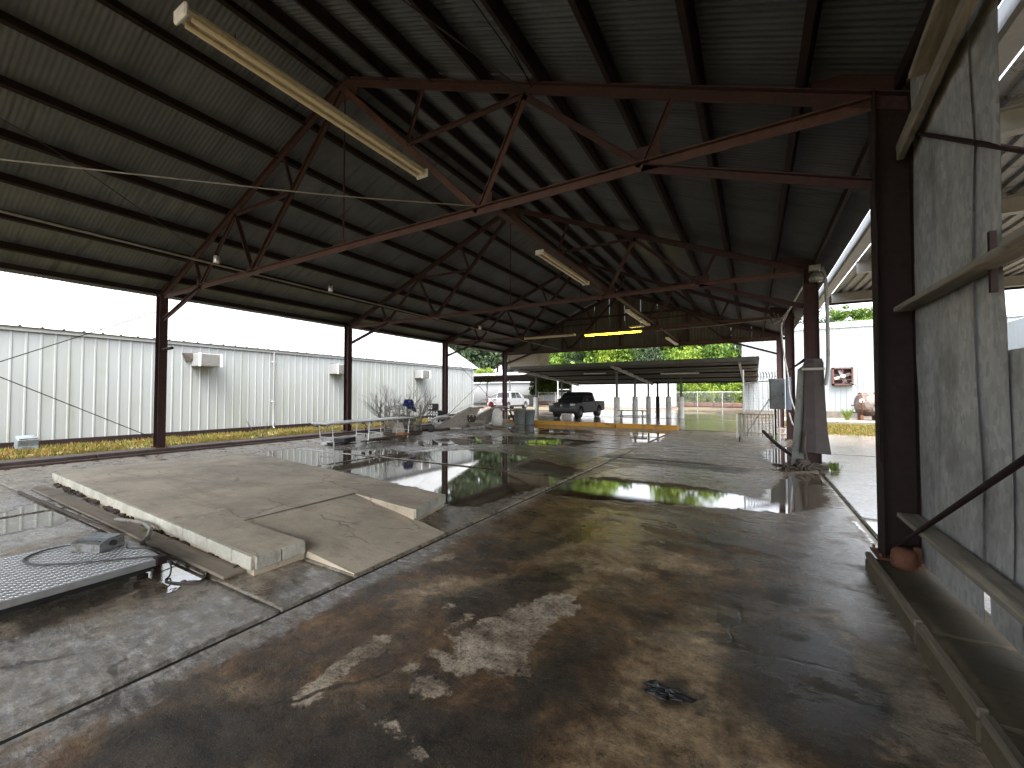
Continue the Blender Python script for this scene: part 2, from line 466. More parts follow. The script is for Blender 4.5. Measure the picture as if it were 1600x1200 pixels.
MARKS['puddle'] = [
    [(-11.9,6.22),(-11.72,7.76),(-9.79,8.05),(-9.2,8.71),(-8.15,8.41),(-7.1,9.78),(-5.88,9.73),(-4.39,9.07),(-3.2,8.3),(-3.11,7.56),(-3.25,6.22),(-3.31,5.68),(-3.43,4.88),(-3.82,4.73),(-4.35,5.22),(-6.88,5.67)],
    [(-2.97,6.13),(-2.93,7.45),(-2.34,7.94),(-1.83,7.83),(-1.18,7.95),(-0.55,7.75),(0.09,7.43),(0.5,9.67),(1.19,10.45),(0.88,7.47),(0.61,7.01),(0.38,6.73),(-0.39,6.65),(-1.12,6.38),(-1.92,6.17),(-2.6,6.05)],
    [(-4.94,1.63),(-4.91,1.8),(-4.41,1.86),(-4.01,1.86),(-4.28,1.66),(-4.12,1.53),(-4.3,1.42)],
    [(0.19,13.71),(0.97,15.33),(1.39,15.23),(0.89,10.69),(0.42,10.16)],
    [(-10.44,17.29),(-9.86,19.6),(-7.48,19.02),(-5.77,16.86),(-6.5,15.17),(-8.8,15.1)],
    [(-4.49,17.61),(-3.2,19.07),(-2.79,14.75),(-3.45,13.93)],
    [(-10.14,10.46),(-9.12,13.64),(-6.73,13.91),(-4.48,13.76),(-4.78,12.16),(-7.47,11.18),(-8.81,9.64)],
    [(1.13,6.84),(1.43,6.83),(1.24,5.9),(1.1,5.93)],
    [(-8.8,1.38),(-9.17,1.86),(-7.92,1.96),(-7.48,1.58),(-7.44,1.17)],
]
MARKS['film'] = [
    [(-0.22,6.45),(0.88,7.47),(0.48,3.81),(0.24,3.78),(0.36,4.81),(-0.0,5.18)],
    [(0.22,5.54),(0.88,7.47),(1.73,8.17),(1.06,5.05),(0.95,4.9),(0.88,3.04),(0.73,3.52),(0.55,3.62),(0.44,3.79),(0.42,4.84)],
    [(-4.16,0.67),(-4.06,0.93),(-3.61,0.97),(-3.87,1.28),(-3.66,1.51),(-3.81,1.77),(-3.06,1.8),(-2.95,1.22),(-2.96,0.8),(-2.98,0.49)],
    [(-2.88,0.47),(-2.89,0.91),(-2.95,1.77),(-2.95,3.05),(-2.91,3.6),(-2.79,2.89),(-2.85,2.36),(-2.75,1.57),(-2.85,1.18),(-2.81,0.83),(-2.69,0.53)],
    [(-3.62,1.95),(-3.73,2.42),(-3.2,2.56),(-3.04,1.98),(-3.08,1.82)],
    [(-9.98,1.56),(-10.65,2.08),(-7.39,2.27),(-6.57,1.97),(-6.81,1.69),(-6.55,1.03)],
    [(-3.82,4.73),(-3.57,7.67),(-3.49,10.19),(-3.29,12.5),(-3.16,14.53),(-3.26,18.67),(-11.25,16.82),(-11.2,10.3),(-11.26,8.77),(-12.01,7.95),(-11.9,6.22),(-6.94,5.71)],
    [(-2.79,8.54),(-2.22,9.51),(0.02,9.61),(0.55,9.7),(0.16,7.05),(-1.67,7.15),(-2.79,7.08)],
    [(-2.23,5.66),(-0.57,5.91),(0.35,6.29),(0.38,5.0),(-0.0,4.97),(-0.78,5.21),(-1.57,5.33)],
    [(-0.25,3.39),(0.32,3.77),(0.5,3.46),(0.61,2.65),(0.46,2.37),(0.2,2.5)],
    [(3.73,53.54),(13.21,59.07),(3.68,16.56),(0.34,13.8)],
    [(-3.96,4.1),(-3.72,4.6),(-3.54,7.31),(-3.16,4.73),(-3.08,3.81)],
    [(-4.52,1.96),(-3.56,1.92),(-3.12,1.82),(-3.88,1.8)],
]
MARKS['pale'] = [  # wet sheen painted as a pale tone
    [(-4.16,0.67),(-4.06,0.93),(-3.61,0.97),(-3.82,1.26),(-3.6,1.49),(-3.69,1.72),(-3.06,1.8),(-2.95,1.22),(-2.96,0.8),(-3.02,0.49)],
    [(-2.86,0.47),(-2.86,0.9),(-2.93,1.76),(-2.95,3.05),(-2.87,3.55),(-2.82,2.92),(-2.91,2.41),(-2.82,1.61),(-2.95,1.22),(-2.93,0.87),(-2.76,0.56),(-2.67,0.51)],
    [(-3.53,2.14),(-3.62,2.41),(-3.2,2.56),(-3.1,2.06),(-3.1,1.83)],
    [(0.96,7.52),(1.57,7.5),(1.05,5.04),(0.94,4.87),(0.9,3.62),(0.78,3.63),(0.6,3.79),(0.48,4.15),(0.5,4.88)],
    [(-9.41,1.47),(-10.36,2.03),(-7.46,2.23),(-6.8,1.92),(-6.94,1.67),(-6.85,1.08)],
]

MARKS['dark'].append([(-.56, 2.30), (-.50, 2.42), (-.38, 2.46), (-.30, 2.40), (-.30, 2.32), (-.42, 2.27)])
MARKS['film'].append([(-1.36, 4.25),(-1.75, 4.2),(-1.9, 5.1),(-1.2, 5.3),(-0.9, 4.7)])
def sdist(px_, py_, poly):
    """signed distance to a polygon, positive inside"""
    d2 = np.full(px_.shape, 1e9); inside = np.zeros(px_.shape, bool)
    n = len(poly)
    for i in range(n):
        ax, ay = poly[i]; bx, by = poly[(i + 1) % n]
        ex, ey = bx - ax, by - ay
        wx, wy = px_ - ax, py_ - ay
        t = np.clip((wx * ex + wy * ey) / max(1e-9, ex * ex + ey * ey), 0, 1)
        dx, dy = wx - ex * t, wy - ey * t
        d2 = np.minimum(d2, dx * dx + dy * dy)
        if ay != by:
            c = ((ay > py_) != (by > py_)) & (px_ < (bx - ax) * (py_ - ay) / (by - ay) + ax)
            inside ^= c
    d = np.sqrt(d2)
    return np.where(inside, d, -d)
def mat_floor(name, gain, wetmul, rlo, rhi):
    t = NT(name)
    p = t.P()
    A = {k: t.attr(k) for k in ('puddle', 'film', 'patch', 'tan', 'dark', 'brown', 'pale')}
    n_big = t.noise(p, 0.55, 6, 0.6)
    n_mid = t.noise(p, 2.3, 9, 0.72, 0.15)
    n_str = t.noise(t.map(p, (1.1, 2.4, 1), rot=(0, 0, 0.5)), 1.6, 9, 0.72, 0.25)
    n_edge = t.math('SUBTRACT', t.noise(p, 4.0, 9, 0.72, 0.5), 0.5)
    n_fine = t.noise(p, 45, 6, 0.8)
    n_12 = t.noise(p, 11, 7, 0.75)
    n_grit = t.noise(p, 150, 2, 0.6)
    def mask(k, amp, w, off=0.0):
        v = t.math('ADD', A[k], t.math('MULTIPLY', n_edge, amp))
        return t.step(t.math('ADD', v, off), -w, w)
    # dry, grey-tan concrete
    dry = t.ramp(n_mid, [(0.36, (0.17, 0.14, 0.105)), (0.5, (0.30, 0.25, 0.19)), (0.64, (0.41, 0.35, 0.275))])
    dry = t.mix(t.math('MULTIPLY', t.step(n_str, 0.5, 0.62), 0.8), dry, (0.10, 0.078, 0.055))
    # the brown, oil-stained bay
    br = t.ramp(n_mid, [(0.36, (0.020, 0.013, 0.009)), (0.46, (0.101, 0.054, 0.027)), (0.55, (0.209, 0.115, 0.054)), (0.66, (0.338, 0.209, 0.108))])
    br = t.mix(t.math('MULTIPLY', t.step(n_str, 0.42, 0.66), 0.75), br, (0.032, 0.021, 0.013))
    rusty = t.noise(p, 1.5, 6, 0.72)
    br = t.mix(t.math('MULTIPLY', t.step(rusty, 0.48, 0.72), 0.25), br, (0.257, 0.101, 0.032))
    br = t.mix(1.0, br, (0.88, 0.93, 0.95), 'MULTIPLY')
    c = t.mix(mask('brown', 0.9, 0.2), dry, br)
    tan = t.ramp(n_mid, [(0.38, (0.16, 0.10, 0.048)), (0.62, (0.56, 0.41, 0.245))])
    c = t.mix(t.math('MULTIPLY', mask('tan', 0.95, 0.14), 0.85), c, tan)
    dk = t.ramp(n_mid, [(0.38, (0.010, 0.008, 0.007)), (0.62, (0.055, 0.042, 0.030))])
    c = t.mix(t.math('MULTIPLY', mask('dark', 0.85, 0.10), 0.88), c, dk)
    pt = t.ramp(t.math('ADD', t.math('MULTIPLY', n_fine, 0.55), t.math('MULTIPLY', n_mid, 0.45)), [(0.38, (0.22, 0.17, 0.125)), (0.5, (0.46, 0.385, 0.30)), (0.62, (0.62, 0.53, 0.425))])
    m_patch = t.step(t.math('ADD', A['patch'], t.math('ADD', t.math('MULTIPLY', n_edge, 0.36), t.math('MULTIPLY', t.math('SUBTRACT', n_12, 0.5), 0.16))), -0.012, 0.02)
    c = t.mix(t.math('MULTIPLY', m_patch, t.mixf(t.step(n_str, 0.42, 0.6), 1.0, 0.45)), c, pt)
    # bright sheen of the wet floor, painted in as a pale streaked tone
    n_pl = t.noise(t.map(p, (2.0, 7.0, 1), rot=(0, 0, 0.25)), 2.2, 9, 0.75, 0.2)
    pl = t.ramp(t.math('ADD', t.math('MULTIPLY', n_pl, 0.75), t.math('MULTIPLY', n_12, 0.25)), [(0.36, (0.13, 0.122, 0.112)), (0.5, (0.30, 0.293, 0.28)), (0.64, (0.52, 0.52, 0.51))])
    m_sheen = mask('pale', 0.7, 0.06, 0.07)
    c = t.mix(t.math('MULTIPLY', m_sheen, t.mixf(t.step(n_pl, 0.4, 0.6), 0.35, 0.85)), c, pl)
    # speckle
    c = t.mix(t.math('MULTIPLY', t.step(n_fine, 0.54, 0.62), 0.65), c, (0.022, 0.016, 0.011))
    c = t.mix(t.math('MULTIPLY', t.step(n_grit, 0.6, 0.7), 0.4), c, (0.44, 0.37, 0.29))
    # hairline cracks
    v = t.new('ShaderNodeTexVoronoi', feature='DISTANCE_TO_EDGE'); v.inputs['Scale'].default_value = 0.55
    wv = t.new('ShaderNodeMix', data_type='RGBA', blend_type='ADD'); wv.inputs[0].default_value = 0.35
    nz = t.new('ShaderNodeTexNoise'); nz.inputs['Scale'].default_value = 2.5; nz.inputs['Detail'].default_value = 6; t.l.new(p, nz.inputs['Vector'])
    t.l.new(p, wv.inputs[6]); t.l.new(nz.outputs['Color'], wv.inputs[7]); t.l.new(wv.outputs[2], v.inputs['Vector'])
    crack = t.math('MULTIPLY', t.math('SUBTRACT', 1.0, t.step(v.outputs['Distance'], 0.002, 0.012)), t.step(n_big, 0.5, 0.6))
    c = t.mix(t.math('MULTIPLY', crack, 0.8), c, (0.02, 0.016, 0.012))
    # damp margin round the water, then grain
    m_damp = t.step(t.math('ADD', A['puddle'], t.math('MULTIPLY', n_edge, 0.9)), -0.32, 0.02)
    c = t.mix(t.math('MULTIPLY', m_damp, 0.6), c, t.mix(1.0, c, (0.45, 0.42, 0.38), 'MULTIPLY'))
    c = t.mix(1.0, c, (gain, gain, gain * 1.02), 'MULTIPLY') if gain != 1.0 else c
    gm = t.ramp(t.math('ADD', t.math('MULTIPLY', n_12, 0.5), t.math('MULTIPLY', n_fine, 0.5)), [(0.40, (0.36, 0.34, 0.32)), (0.5, (1.0, 1.0, 1.0)), (0.60, (1.75, 1.70, 1.62))])
    c = t.mix(0.9, c, gm, 'MULTIPLY')
    # water
    m_film = t.math('MULTIPLY', mask('film', 0.7, 0.08), t.step(n_str, 0.36, 0.48))
    if gain != 1.0: m_film = mask('film', 0.7, 0.08)
    m_pud = t.math('MULTIPLY', mask('puddle', 0.6, 0.04, 0.06), t.step(n_str, 0.24, 0.31))
    m_wet = t.math('MAXIMUM', m_film, m_pud)
    c = t.mix(t.math('MULTIPLY', m_wet, t.mixf(m_sheen, 0.75, 0.2)), c, t.mix(1.0, c, wetmul, 'MULTIPLY'))
    r_dry = t.mixf(t.step(n_str, 0.40, 0.62), 0.52, 0.20)
    r_dry = t.mixf(m_damp, r_dry, 0.3)
    r_dry = t.mixf(m_patch, r_dry, 0.9)
    r_film = t.mixf(t.step(n_mid, 0.38, 0.62), rlo, rhi)
    r = t.mixf(m_film, r_dry, r_film)
    r = t.mixf(m_pud, r, 0.02)
    h = t.math('ADD', t.math('MULTIPLY', n_fine, 1.0), t.math('MULTIPLY', n_str, 2.5))
    h = t.math('ADD', h, t.math('MULTIPLY', n_grit, 0.35))
    h = t.math('SUBTRACT', h, t.math('MULTIPLY', crack, 1.5))
    h = t.math('MULTIPLY', h, t.math('SUBTRACT', 1.0, t.math('MULTIPLY', m_pud, 0.985)))
    t.bump(h, t.mixf(m_film, 0.7, 0.42 if gain == 1.0 else 0.2), 0.008)
    return t.out(c, r, 0.0, t.mixf(m_wet, t.mixf(m_patch, 0.38, 0.12), t.mixf(m_pud, 0.68, 1.0)))
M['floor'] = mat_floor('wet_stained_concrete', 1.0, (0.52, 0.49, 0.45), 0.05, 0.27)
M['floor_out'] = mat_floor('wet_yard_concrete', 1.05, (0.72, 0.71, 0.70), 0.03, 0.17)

def grade(a, b, near, h0, g):
    """grid lines from a to b, spacing h0 at `near`, growing with distance"""
    out = [a]
    while out[-1] < b - 1e-6:
        x = out[-1]
        dd = max(0.0, near[0] - x, x - near[1])
        out.append(min(b, x + h0 + g * dd))
    if len(out) > 2 and out[-1] - out[-2] < 0.3 * h0: out.pop(-2)
    return np.array(out)

floor = bpy.data.objects.new('floor', None); col.objects.link(floor); tag(floor, kind='structure')
WL['floor'] = Vector(Z3)
def slab(x0, x1, y0, y1, z=0.0, thick=0.06, far_film=None, name='concrete_slab', brown=None, parent=floor, mat='floor'):
    xs = grade(x0, x1, (-3.4, 0.6), 0.04, 0.018); ys = grade(y0, y1, (0.6, 4.2), 0.035, 0.018)
    X, Y = np.meshgrid(xs, ys)
    nx, ny = len(xs), len(ys)
    px_, py_ = X.ravel(), Y.ravel()
    att = {}
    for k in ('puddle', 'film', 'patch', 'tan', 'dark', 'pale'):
        best = np.full(px_.shape, -2.0)
        for poly in MARKS[k]:
            a = np.array(poly)
            if a[:, 0].max() < x0 - 1 or a[:, 0].min() > x1 + 1 or a[:, 1].max() < y0 - 1 or a[:, 1].min() > y1 + 1: continue
            sel = (px_ > a[:, 0].min() - 1) & (px_ < a[:, 0].max() + 1) & (py_ > a[:, 1].min() - 1) & (py_ < a[:, 1].max() + 1)
            if sel.any():
                best[sel] = np.maximum(best[sel], sdist(px_[sel], py_[sel], poly))
        att[k] = best
    if far_film is not None: att['film'] = np.maximum(att['film'], far_film)
    att['brown'] = np.full(px_.shape, -2.0) if brown is None else sdist(px_, py_, brown)
    n = nx * ny
    ring = [i for i in range(nx)] + [(j + 1) * nx - 1 for j in range(1, ny)] + [n - 2 - i for i in range(nx - 1)] + [j * nx for j in range(ny - 2, 0, -1)]
    co = np.zeros((n + len(ring), 3)); co[:n, 0] = px_; co[:n, 1] = py_; co[:n, 2] = z
    co[n:, 0] = px_[ring]; co[n:, 1] = py_[ring]; co[n:, 2] = z - thick
    i, j = np.meshgrid(np.arange(nx - 1), np.arange(ny - 1))
    a = (j * nx + i).ravel()
    quads = np.stack([a, a + 1, a + nx + 1, a + nx], 1)
    m = len(ring); rg = np.array(ring)
    sk = np.stack([rg, n + np.arange(m), n + (np.arange(m) + 1) % m, np.roll(rg, -1)], 1)
    F = np.concatenate([quads, sk]).astype(np.int32)
    me = bpy.data.meshes.new(name)
    me.vertices.add(len(co)); me.vertices.foreach_set('co', co.ravel())
    me.loops.add(F.size); me.loops.foreach_set('vertex_index', F.ravel())
    me.polygons.add(len(F)); me.polygons.foreach_set('loop_start', np.arange(0, F.size, 4, dtype=np.int32))
    me.polygons.foreach_set('loop_total', np.full(len(F), 4, np.int32))
    me.update(calc_edges=True)
    for k, v in att.items():
        at = me.attributes.new(k, 'FLOAT', 'POINT')
        at.data.foreach_set('value', np.concatenate([v, v[ring]]).astype(np.float32))
    me.materials.append(M[mat])
    me.validate()
    o = bpy.data.objects.new(name, me); col.objects.link(o)
    if parent is not None: o.parent = parent
    return o
BROWN = [(-2.95, -3), (-2.9, 6.6), (-1.6, 6.7), (-0.2, 6.2), (0.3, 4.9), (0.35, 3.6), (0.2, 2.9), (0.9, 2.2), (1.0, -3)]
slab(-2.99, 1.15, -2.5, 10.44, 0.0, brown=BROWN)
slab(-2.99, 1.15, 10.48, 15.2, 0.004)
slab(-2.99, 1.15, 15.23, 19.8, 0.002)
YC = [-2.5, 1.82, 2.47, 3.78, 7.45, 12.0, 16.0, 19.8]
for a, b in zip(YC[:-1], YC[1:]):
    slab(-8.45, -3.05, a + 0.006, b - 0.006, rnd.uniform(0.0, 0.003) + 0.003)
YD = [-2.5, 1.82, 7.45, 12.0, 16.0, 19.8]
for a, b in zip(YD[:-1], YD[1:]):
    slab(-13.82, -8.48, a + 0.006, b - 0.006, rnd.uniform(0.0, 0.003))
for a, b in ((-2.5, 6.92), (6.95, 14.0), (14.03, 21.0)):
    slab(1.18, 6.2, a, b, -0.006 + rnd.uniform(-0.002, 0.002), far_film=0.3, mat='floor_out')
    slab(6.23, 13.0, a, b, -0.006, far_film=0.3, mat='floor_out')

# ground to the horizon and the yard beyond the shed
def sheet(name, x0, x1, y0, y1, z, m, nx=1, ny=1, kind='structure'):
    b = MB()
    for i in range(nx):
        for j in range(ny):
            xa, xb = x0 + (x1 - x0) * i / nx, x0 + (x1 - x0) * (i + 1) / nx
            ya, yb = y0 + (y1 - y0) * j / ny, y0 + (y1 - y0) * (j + 1) / ny
            b.quad((xa, ya, z), (xb, ya, z), (xb, yb, z), (xa, yb, z))
    return tag(b.build(name, m), kind=kind)
def mat_ground():
    t = NT('soil_and_dry_grass')
    n = t.noise(t.P(), 0.35, 7, 0.65); f = t.noise(t.P(), 14, 5, 0.7)
    c = t.ramp(n, [(0.3, (0.10, 0.085, 0.03)), (0.5, (0.19, 0.14, 0.06)), (0.7, (0.24, 0.17, 0.09))])
    c = t.mix(t.step(f, 0.5, 0.7), c, (0.07, 0.085, 0.02))
    t.bump(f, 0.6, 0.03)
    return t.out(c, 0.9)
M['ground'] = mat_ground()
def mat_yard():
    t = NT('wet_sandy_yard')
    n = t.noise(t.map(t.P(), (0.35, 1.0, 1)), 0.16, 7, 0.6, 0.6); f = t.noise(t.P(), 3, 6, 0.7)
    c = t.ramp(f, [(0.3, (0.10, 0.07, 0.045)), (0.7, (0.18, 0.13, 0.088))])
    w = t.step(n, 0.50, 0.53)
    gr = t.step(t.noise(t.P(), 0.25, 5), 0.52, 0.6)
    c = t.mix(t.math('MULTIPLY', gr, 0.7), c, (0.07, 0.085, 0.025))
    c = t.mix(w, c, (0.12, 0.10, 0.075))
    return t.out(c, t.mixf(w, 0.8, 0.05))
M['yard'] = mat_yard()
sheet('ground', -900, 900, -300, 1500, -0.07, M['ground'])
sheet('yard', -60, 12, 38.02, 75, -0.02, M['yard'])
tag(slab(-45, 1.4, 20.25, 29.0, -0.008, far_film=0.15, name='parking_lot', parent=None, mat='floor_out'), kind='structure')
tag(slab(-45, 1.4, 29.03, 38.0, -0.008, far_film=0.15, name='parking_lot', parent=None, mat='floor_out'), kind='structure')

# shallow depression under the joints
sheet('joint_bed', -13.9, 13.1, -2.6, 20.3, -0.016, M['dirt'])

# ------------------------------------------------------------------ the open steel shed
XL, XR, Y0, BAY, HE, HR_ = -14.365, 1.136, 5.056, 6.206, 4.40, 7.57
XC = (XL + XR) / 2; HW = (XR - XL) / 2; SLOPE = (HR_ - HE) / HW
YT = [Y0 + BAY * k for k in range(-2, 4)]
YA, YB = YT[0] - 0.3, YT[-1] + 0.12
shed = thing('open_shed', 'long open sided steel shed with dark red trusses under a grey sheet roof', 'shed', (XC, 8.0, 0))
def zt(x): return HR_ - SLOPE * abs(x - XC)      # underside of the purlins / top of the trusses

def make_truss():
    S = lambda t, side: XC + side * HW * (1 - t)      # t: 0 at the column, 1 at the ridge
    g = MB(); g.tee((XL + .1, Y0, HE), (XR - .1, Y0, HE), .13, .10, .012)
    tr = g.build('truss', M['brown_steel'], shed)
    def gusset(x, z, w, h):
        b = MB(); b.box((x, Y0, z), (w, 0.016, h)); b.build('gusset_plate', M['red_steel'], tr)
    for s in (-1, 1):
        for (x, z, w, h) in ((S(0.29, s), HE, .42, .26), (S(0.60, s), HE, .46, .26), (S(.5, s), zt(S(.5, s)) - .12, .5, .24), (S(0.03, s), HE + .1, .7, .34)):
            gusset(x, z + .06, w, h)
    gusset(XC, HR_ - .22, .7, .36)
    def part(name, p, q, w, h, m='red_steel', t=.012):
        d = Vector(q) - Vector(p)
        b = MB(); b.tee(p, q, w, h, t, up=(0, 0, 1) if abs(d.x) > .05 or abs(d.y) > .05 else (0, 1, 0))
        return b.build(name, M[m], tr)
    for s in (-1, 1):
        e = S(-0.02, s)
        b = MB(); b.bar((e, Y0, zt(e) - .07), (XC + s * .05, Y0, HR_ - .07), .15, .014, off=.06); b.bar((e, Y0, zt(e) - .07), (XC + s * .05, Y0, HR_ - .07), .026, .13)
        b.build('top_chord', M['red_steel'], tr)
        b1, b2 = S(.29, s), S(.60, s)
        t1, t2, t3 = S(.25, s), S(.5, s), S(.75, s)
        mx = b2 + (XC - b2) * .48; mz = HE + (HR_ - .15 - HE) * .48
        mid = (mx, Y0, mz)
        T = lambda x: (x, Y0, zt(x) - .12)
        part('web_strut', (b1, Y0, HE), T(t1), .08, .06)
        part('web_strut', (b1, Y0, HE), T(t2), .09, .07)
        part('web_strut', (b2, Y0, HE), T(t2), .09, .07, 'brown_steel' if s > 0 else 'red_steel')
        part('web_strut', (b2, Y0, HE), (XC + s * .08, Y0, HR_ - .2), .12, .09, 'brown_steel' if s > 0 else 'red_steel')
        part('web_strut', mid, T(t2), .08, .06)
        part('web_strut', mid, T(t3), .07, .05)
        kx = XR - .12 if s > 0 else XL + .12
        part('knee_brace', (kx, Y0, 3.62 if s > 0 else 3.72), (b1, Y0, HE - .03), .11, .08)
    b = MB(); b.tube((XC, Y0, HE), (XC, Y0, HR_ - .2), .016, 6); b.box((XC, Y0, HE + .06), (.1, .03, .1))
    b.build('hanger_rod', M['red_steel'], tr)
    return tr
tr0 = make_truss()
for k in (-1, 1, 2, 3):
    c = copy_tree(tr0, shed); c.location = (0, BAY * k, 0)

def column(x, y, zb, top, m, d=.26, f=.19):
    b = MB()
    for s in (-1, 1): b.box((x + s * (d / 2 - .007), y, (zb + top) / 2), (.014, f, top - zb))
    b.box((x, y, (zb + top) / 2), (d - .028, .010, top - zb))
    o = b.build('column', m, shed)
    p = MB(); p.box((x, y, zb + .008), (d + .1, f + .1, .016))
    for sx in (-1, 1):
        for sy in (-1, 1): p.tube((x + sx * (d / 2 + .025), y + sy * (f / 2 + .025), zb + .016), (x + sx * (d / 2 + .025), y + sy * (f / 2 + .025), zb + .05), .012, 6)
    p.build('base_plate', M['rust'], o)
    return o
KERB_L = .12
for k in range(-1, 4):
    y = Y0 + BAY * k
    column(XL, y, KERB_L, HE + .05, M['red_steel'])
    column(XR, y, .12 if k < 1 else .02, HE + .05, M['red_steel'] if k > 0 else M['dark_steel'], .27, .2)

# purlins: cold-formed channels on the top chords
def channel(x, y0, y1, h=.15, w=.06, lip=.015, side=1):
    z = zt(x)
    ang = math.atan(SLOPE) * (1 if x < XC else -1)
    rot = Matrix.Rotation(-ang, 3, 'Y')
    b = MB()
    prof = [(side * w, h - lip), (side * w, h), (0, h), (0, 0), (side * w, 0), (side * w, lip)]
    pts = [rot @ Vector((a, 0, c)) for a, c in prof]
    b.ext(pts, (x, y0, z), (x, y1, z))
    b.ext([p + Vector((.004 * side, 0, 0)) for p in pts][::-1], (x, y0, z), (x, y1, z))
    return b
PO = [.16, 1.14, 2.13, 3.12, 4.10, 5.08, 6.06, 7.02]
for s in (-1, 1):
    for o_ in PO:
        channel(XC + s * o_, YA, YB, .17, .07, .018, s).build('purlin', M['purlin'], shed)
    e = XC + s * (HW + .06)
    b = MB(); b.box((e, (YA + YB) / 2, zt(e) + .11), (.05, YB - YA, .13)); b.build('eave_strut', M['purlin'], shed)
# ridge line flashing and the channel that carries the lamps along the bottom chords
b = MB(); b.box((-3.45, (Y0 + YB) / 2 - 0.05, HE + .085), (.11, YB - Y0 - 0.1, .012)); b.box((-3.45, (Y0 + YB) / 2 - .05, HE + .12), (.016, YB - Y0 - .1, .07))
b.build('tie_channel', M['brown_steel'], shed)

# corrugated roof sheets, one object each
def roof_sheet_mesh(name, width, length, pitch=.0762, depth=.011, mat='roof'):
    n = int(round(width / pitch)); seg = 4
    vs_, fs = [], []
    pts = [(i * pitch / seg, depth * math.sin(2 * math.pi * i / seg + .3)) for i in range(n * seg + 2)]
    for (y, z) in pts:
        for x in (0, length * .5, length): vs_.append((x, y, z))
    m = 3
    for i in range(len(pts) - 1):
        for j in range(m - 1):
            a = i * m + j
            fs.append((a, a + 1, a + m + 1, a + m))
    me = bpy.data.meshes.new(name); me.from_pydata(vs_, [], fs)
    me.polygons.foreach_set('use_smooth', [True] * len(fs)); me.materials.append(M[mat])
    return me
SW = .0762 * 12
slen = math.hypot(HW + .42, (HW + .42) * SLOPE)
half = slen / 2 + .06
rs = {1: roof_sheet_mesh('roof_sheet', SW, half), -1: roof_sheet_mesh('roof_sheet', SW, half, .0762, .005, 'roof_brightened')}
ang = math.atan(SLOPE)
ny_ = int((YB - YA) / SW) + 1
for s in (-1, 1):
    for i in range(ny_):
        for j in (0, 1):
            o = bpy.data.objects.new('roof_sheet', rs[s]); col.objects.link(o); o.parent = shed
            d = (slen / 2 - .06) * j + .02
            lift = .195 + (.012 if j == 0 else 0.0) + (.003 if i % 2 else 0) + rnd.uniform(-.003, .003)
            # local x runs down the slope, away from the ridge
            base_ = Vector((XC + s * (d * math.cos(ang)), YA + i * SW if s > 0 else YA + (i + 1) * SW, HR_ + lift - d * math.sin(ang))) - WL['open_shed']
            o.location = base_
            o.rotation_euler = (Matrix.Rotation(0 if s > 0 else math.pi, 3, 'Z') @ Matrix.Rotation(ang, 3, 'Y')).to_euler()
b = MB()
b.ext([(-.3, 0, -.3 * SLOPE + .24), (0, 0, .24), (.3, 0, -.3 * SLOPE + .24)], (XC, YA, HR_), (XC, YB, HR_)); b.build('ridge_cap', M['roof'], shed)

# far gable: horizontal girts and upright sheets between the last truss and the roof
def mat_gable():
    t = NT('brown_grey_gable_sheet')
    n = t.noise(t.P(), .9, 5, .6); st = t.noise(t.map(t.P(), (5, 5, .5)), 1.0, 3)
    c = t.ramp(n, [(.3, (.070, .066, .060)), (.7, (.105, .10, .09))])
    c = t.mix(t.step(st, .52, .75), c, (.055, .05, .043))
    return t.out(c, .6)
M['gable'] = mat_gable()
YG = YT[-1] + .16
i = 0; x = XL - .1
while x < XR + .1:
    x1 = min(x + .9, XR + .14)
    b = MB(); n = 12
    pts = [(x + (x1 - x) * q / n, YG + (.012 if q % 2 else -.012)) for q in range(n + 1)]
    vs_ = []
    for (a, c) in pts: vs_ += [(a, c, HE - .17), (a, c, zt(a) + .19)]
    b.add(vs_, [(2 * q, 2 * q + 2, 2 * q + 3, 2 * q + 1) for q in range(n)])
    b.build('gable_sheet', M['gable'], shed)
    x = x1 + .002
for z in (HE - .1, 5.3, 6.2):
    w = (HR_ - z) / SLOPE if z > HE else HW
    w = min(w, HW) - .1
    b = MB(); b.box((XC, YG - .06, z), (2 * w, .06, .12)); b.build('gable_girt', M['red_steel'], shed)
for x in (-10.2, -6.6, -3.0):
    b = MB(); b.bar((x, YG - .1, HE - .1), (x, YG - .1, zt(x) - .1), .1, .1, (0, 1, 0)); b.build('gable_post', M['red_steel'], shed)
# pale lapped boards hung under the gable at its left end
for i in range(5):
    z = 3.46 + .172 * i
    b = MB(); b.box((-12.65, YG - .02 + .0, z + .085), (2.95, .02, .168), Matrix.Rotation(R(4), 3, 'X')); b.build('siding_board', M['tan_metal'], shed)
b = MB(); b.box((-14.14, YG - .04, 3.85), (.1, .08, .95)); b.build('trim_board', M['white_paint'], shed)
# cross bracing rods on the left side
for k, (ya, za, yb, zb) in enumerate(((YT[1], .4, Y0 - .1, 3.93), (YT[1], 3.93, Y0 - .1, .38), (YT[4] + .1, .4, YT[5] - .1, 3.93), (YT[4] + .1, 3.93, YT[5] - .1, .38))):
    b = MB(); b.tube((XL + .02 * (k % 2), ya, za), (XL + .02 * (k % 2), yb, zb), .011, 6); b.build('brace_rod', M['dark_steel'], shed)
b = MB(); b.tube((XL + .1, Y0 - .02, 2.86), (XL + .62, Y0 + .02, 2.88), .04, 10); b.build('pipe_stub', M['dark_steel'], shed)

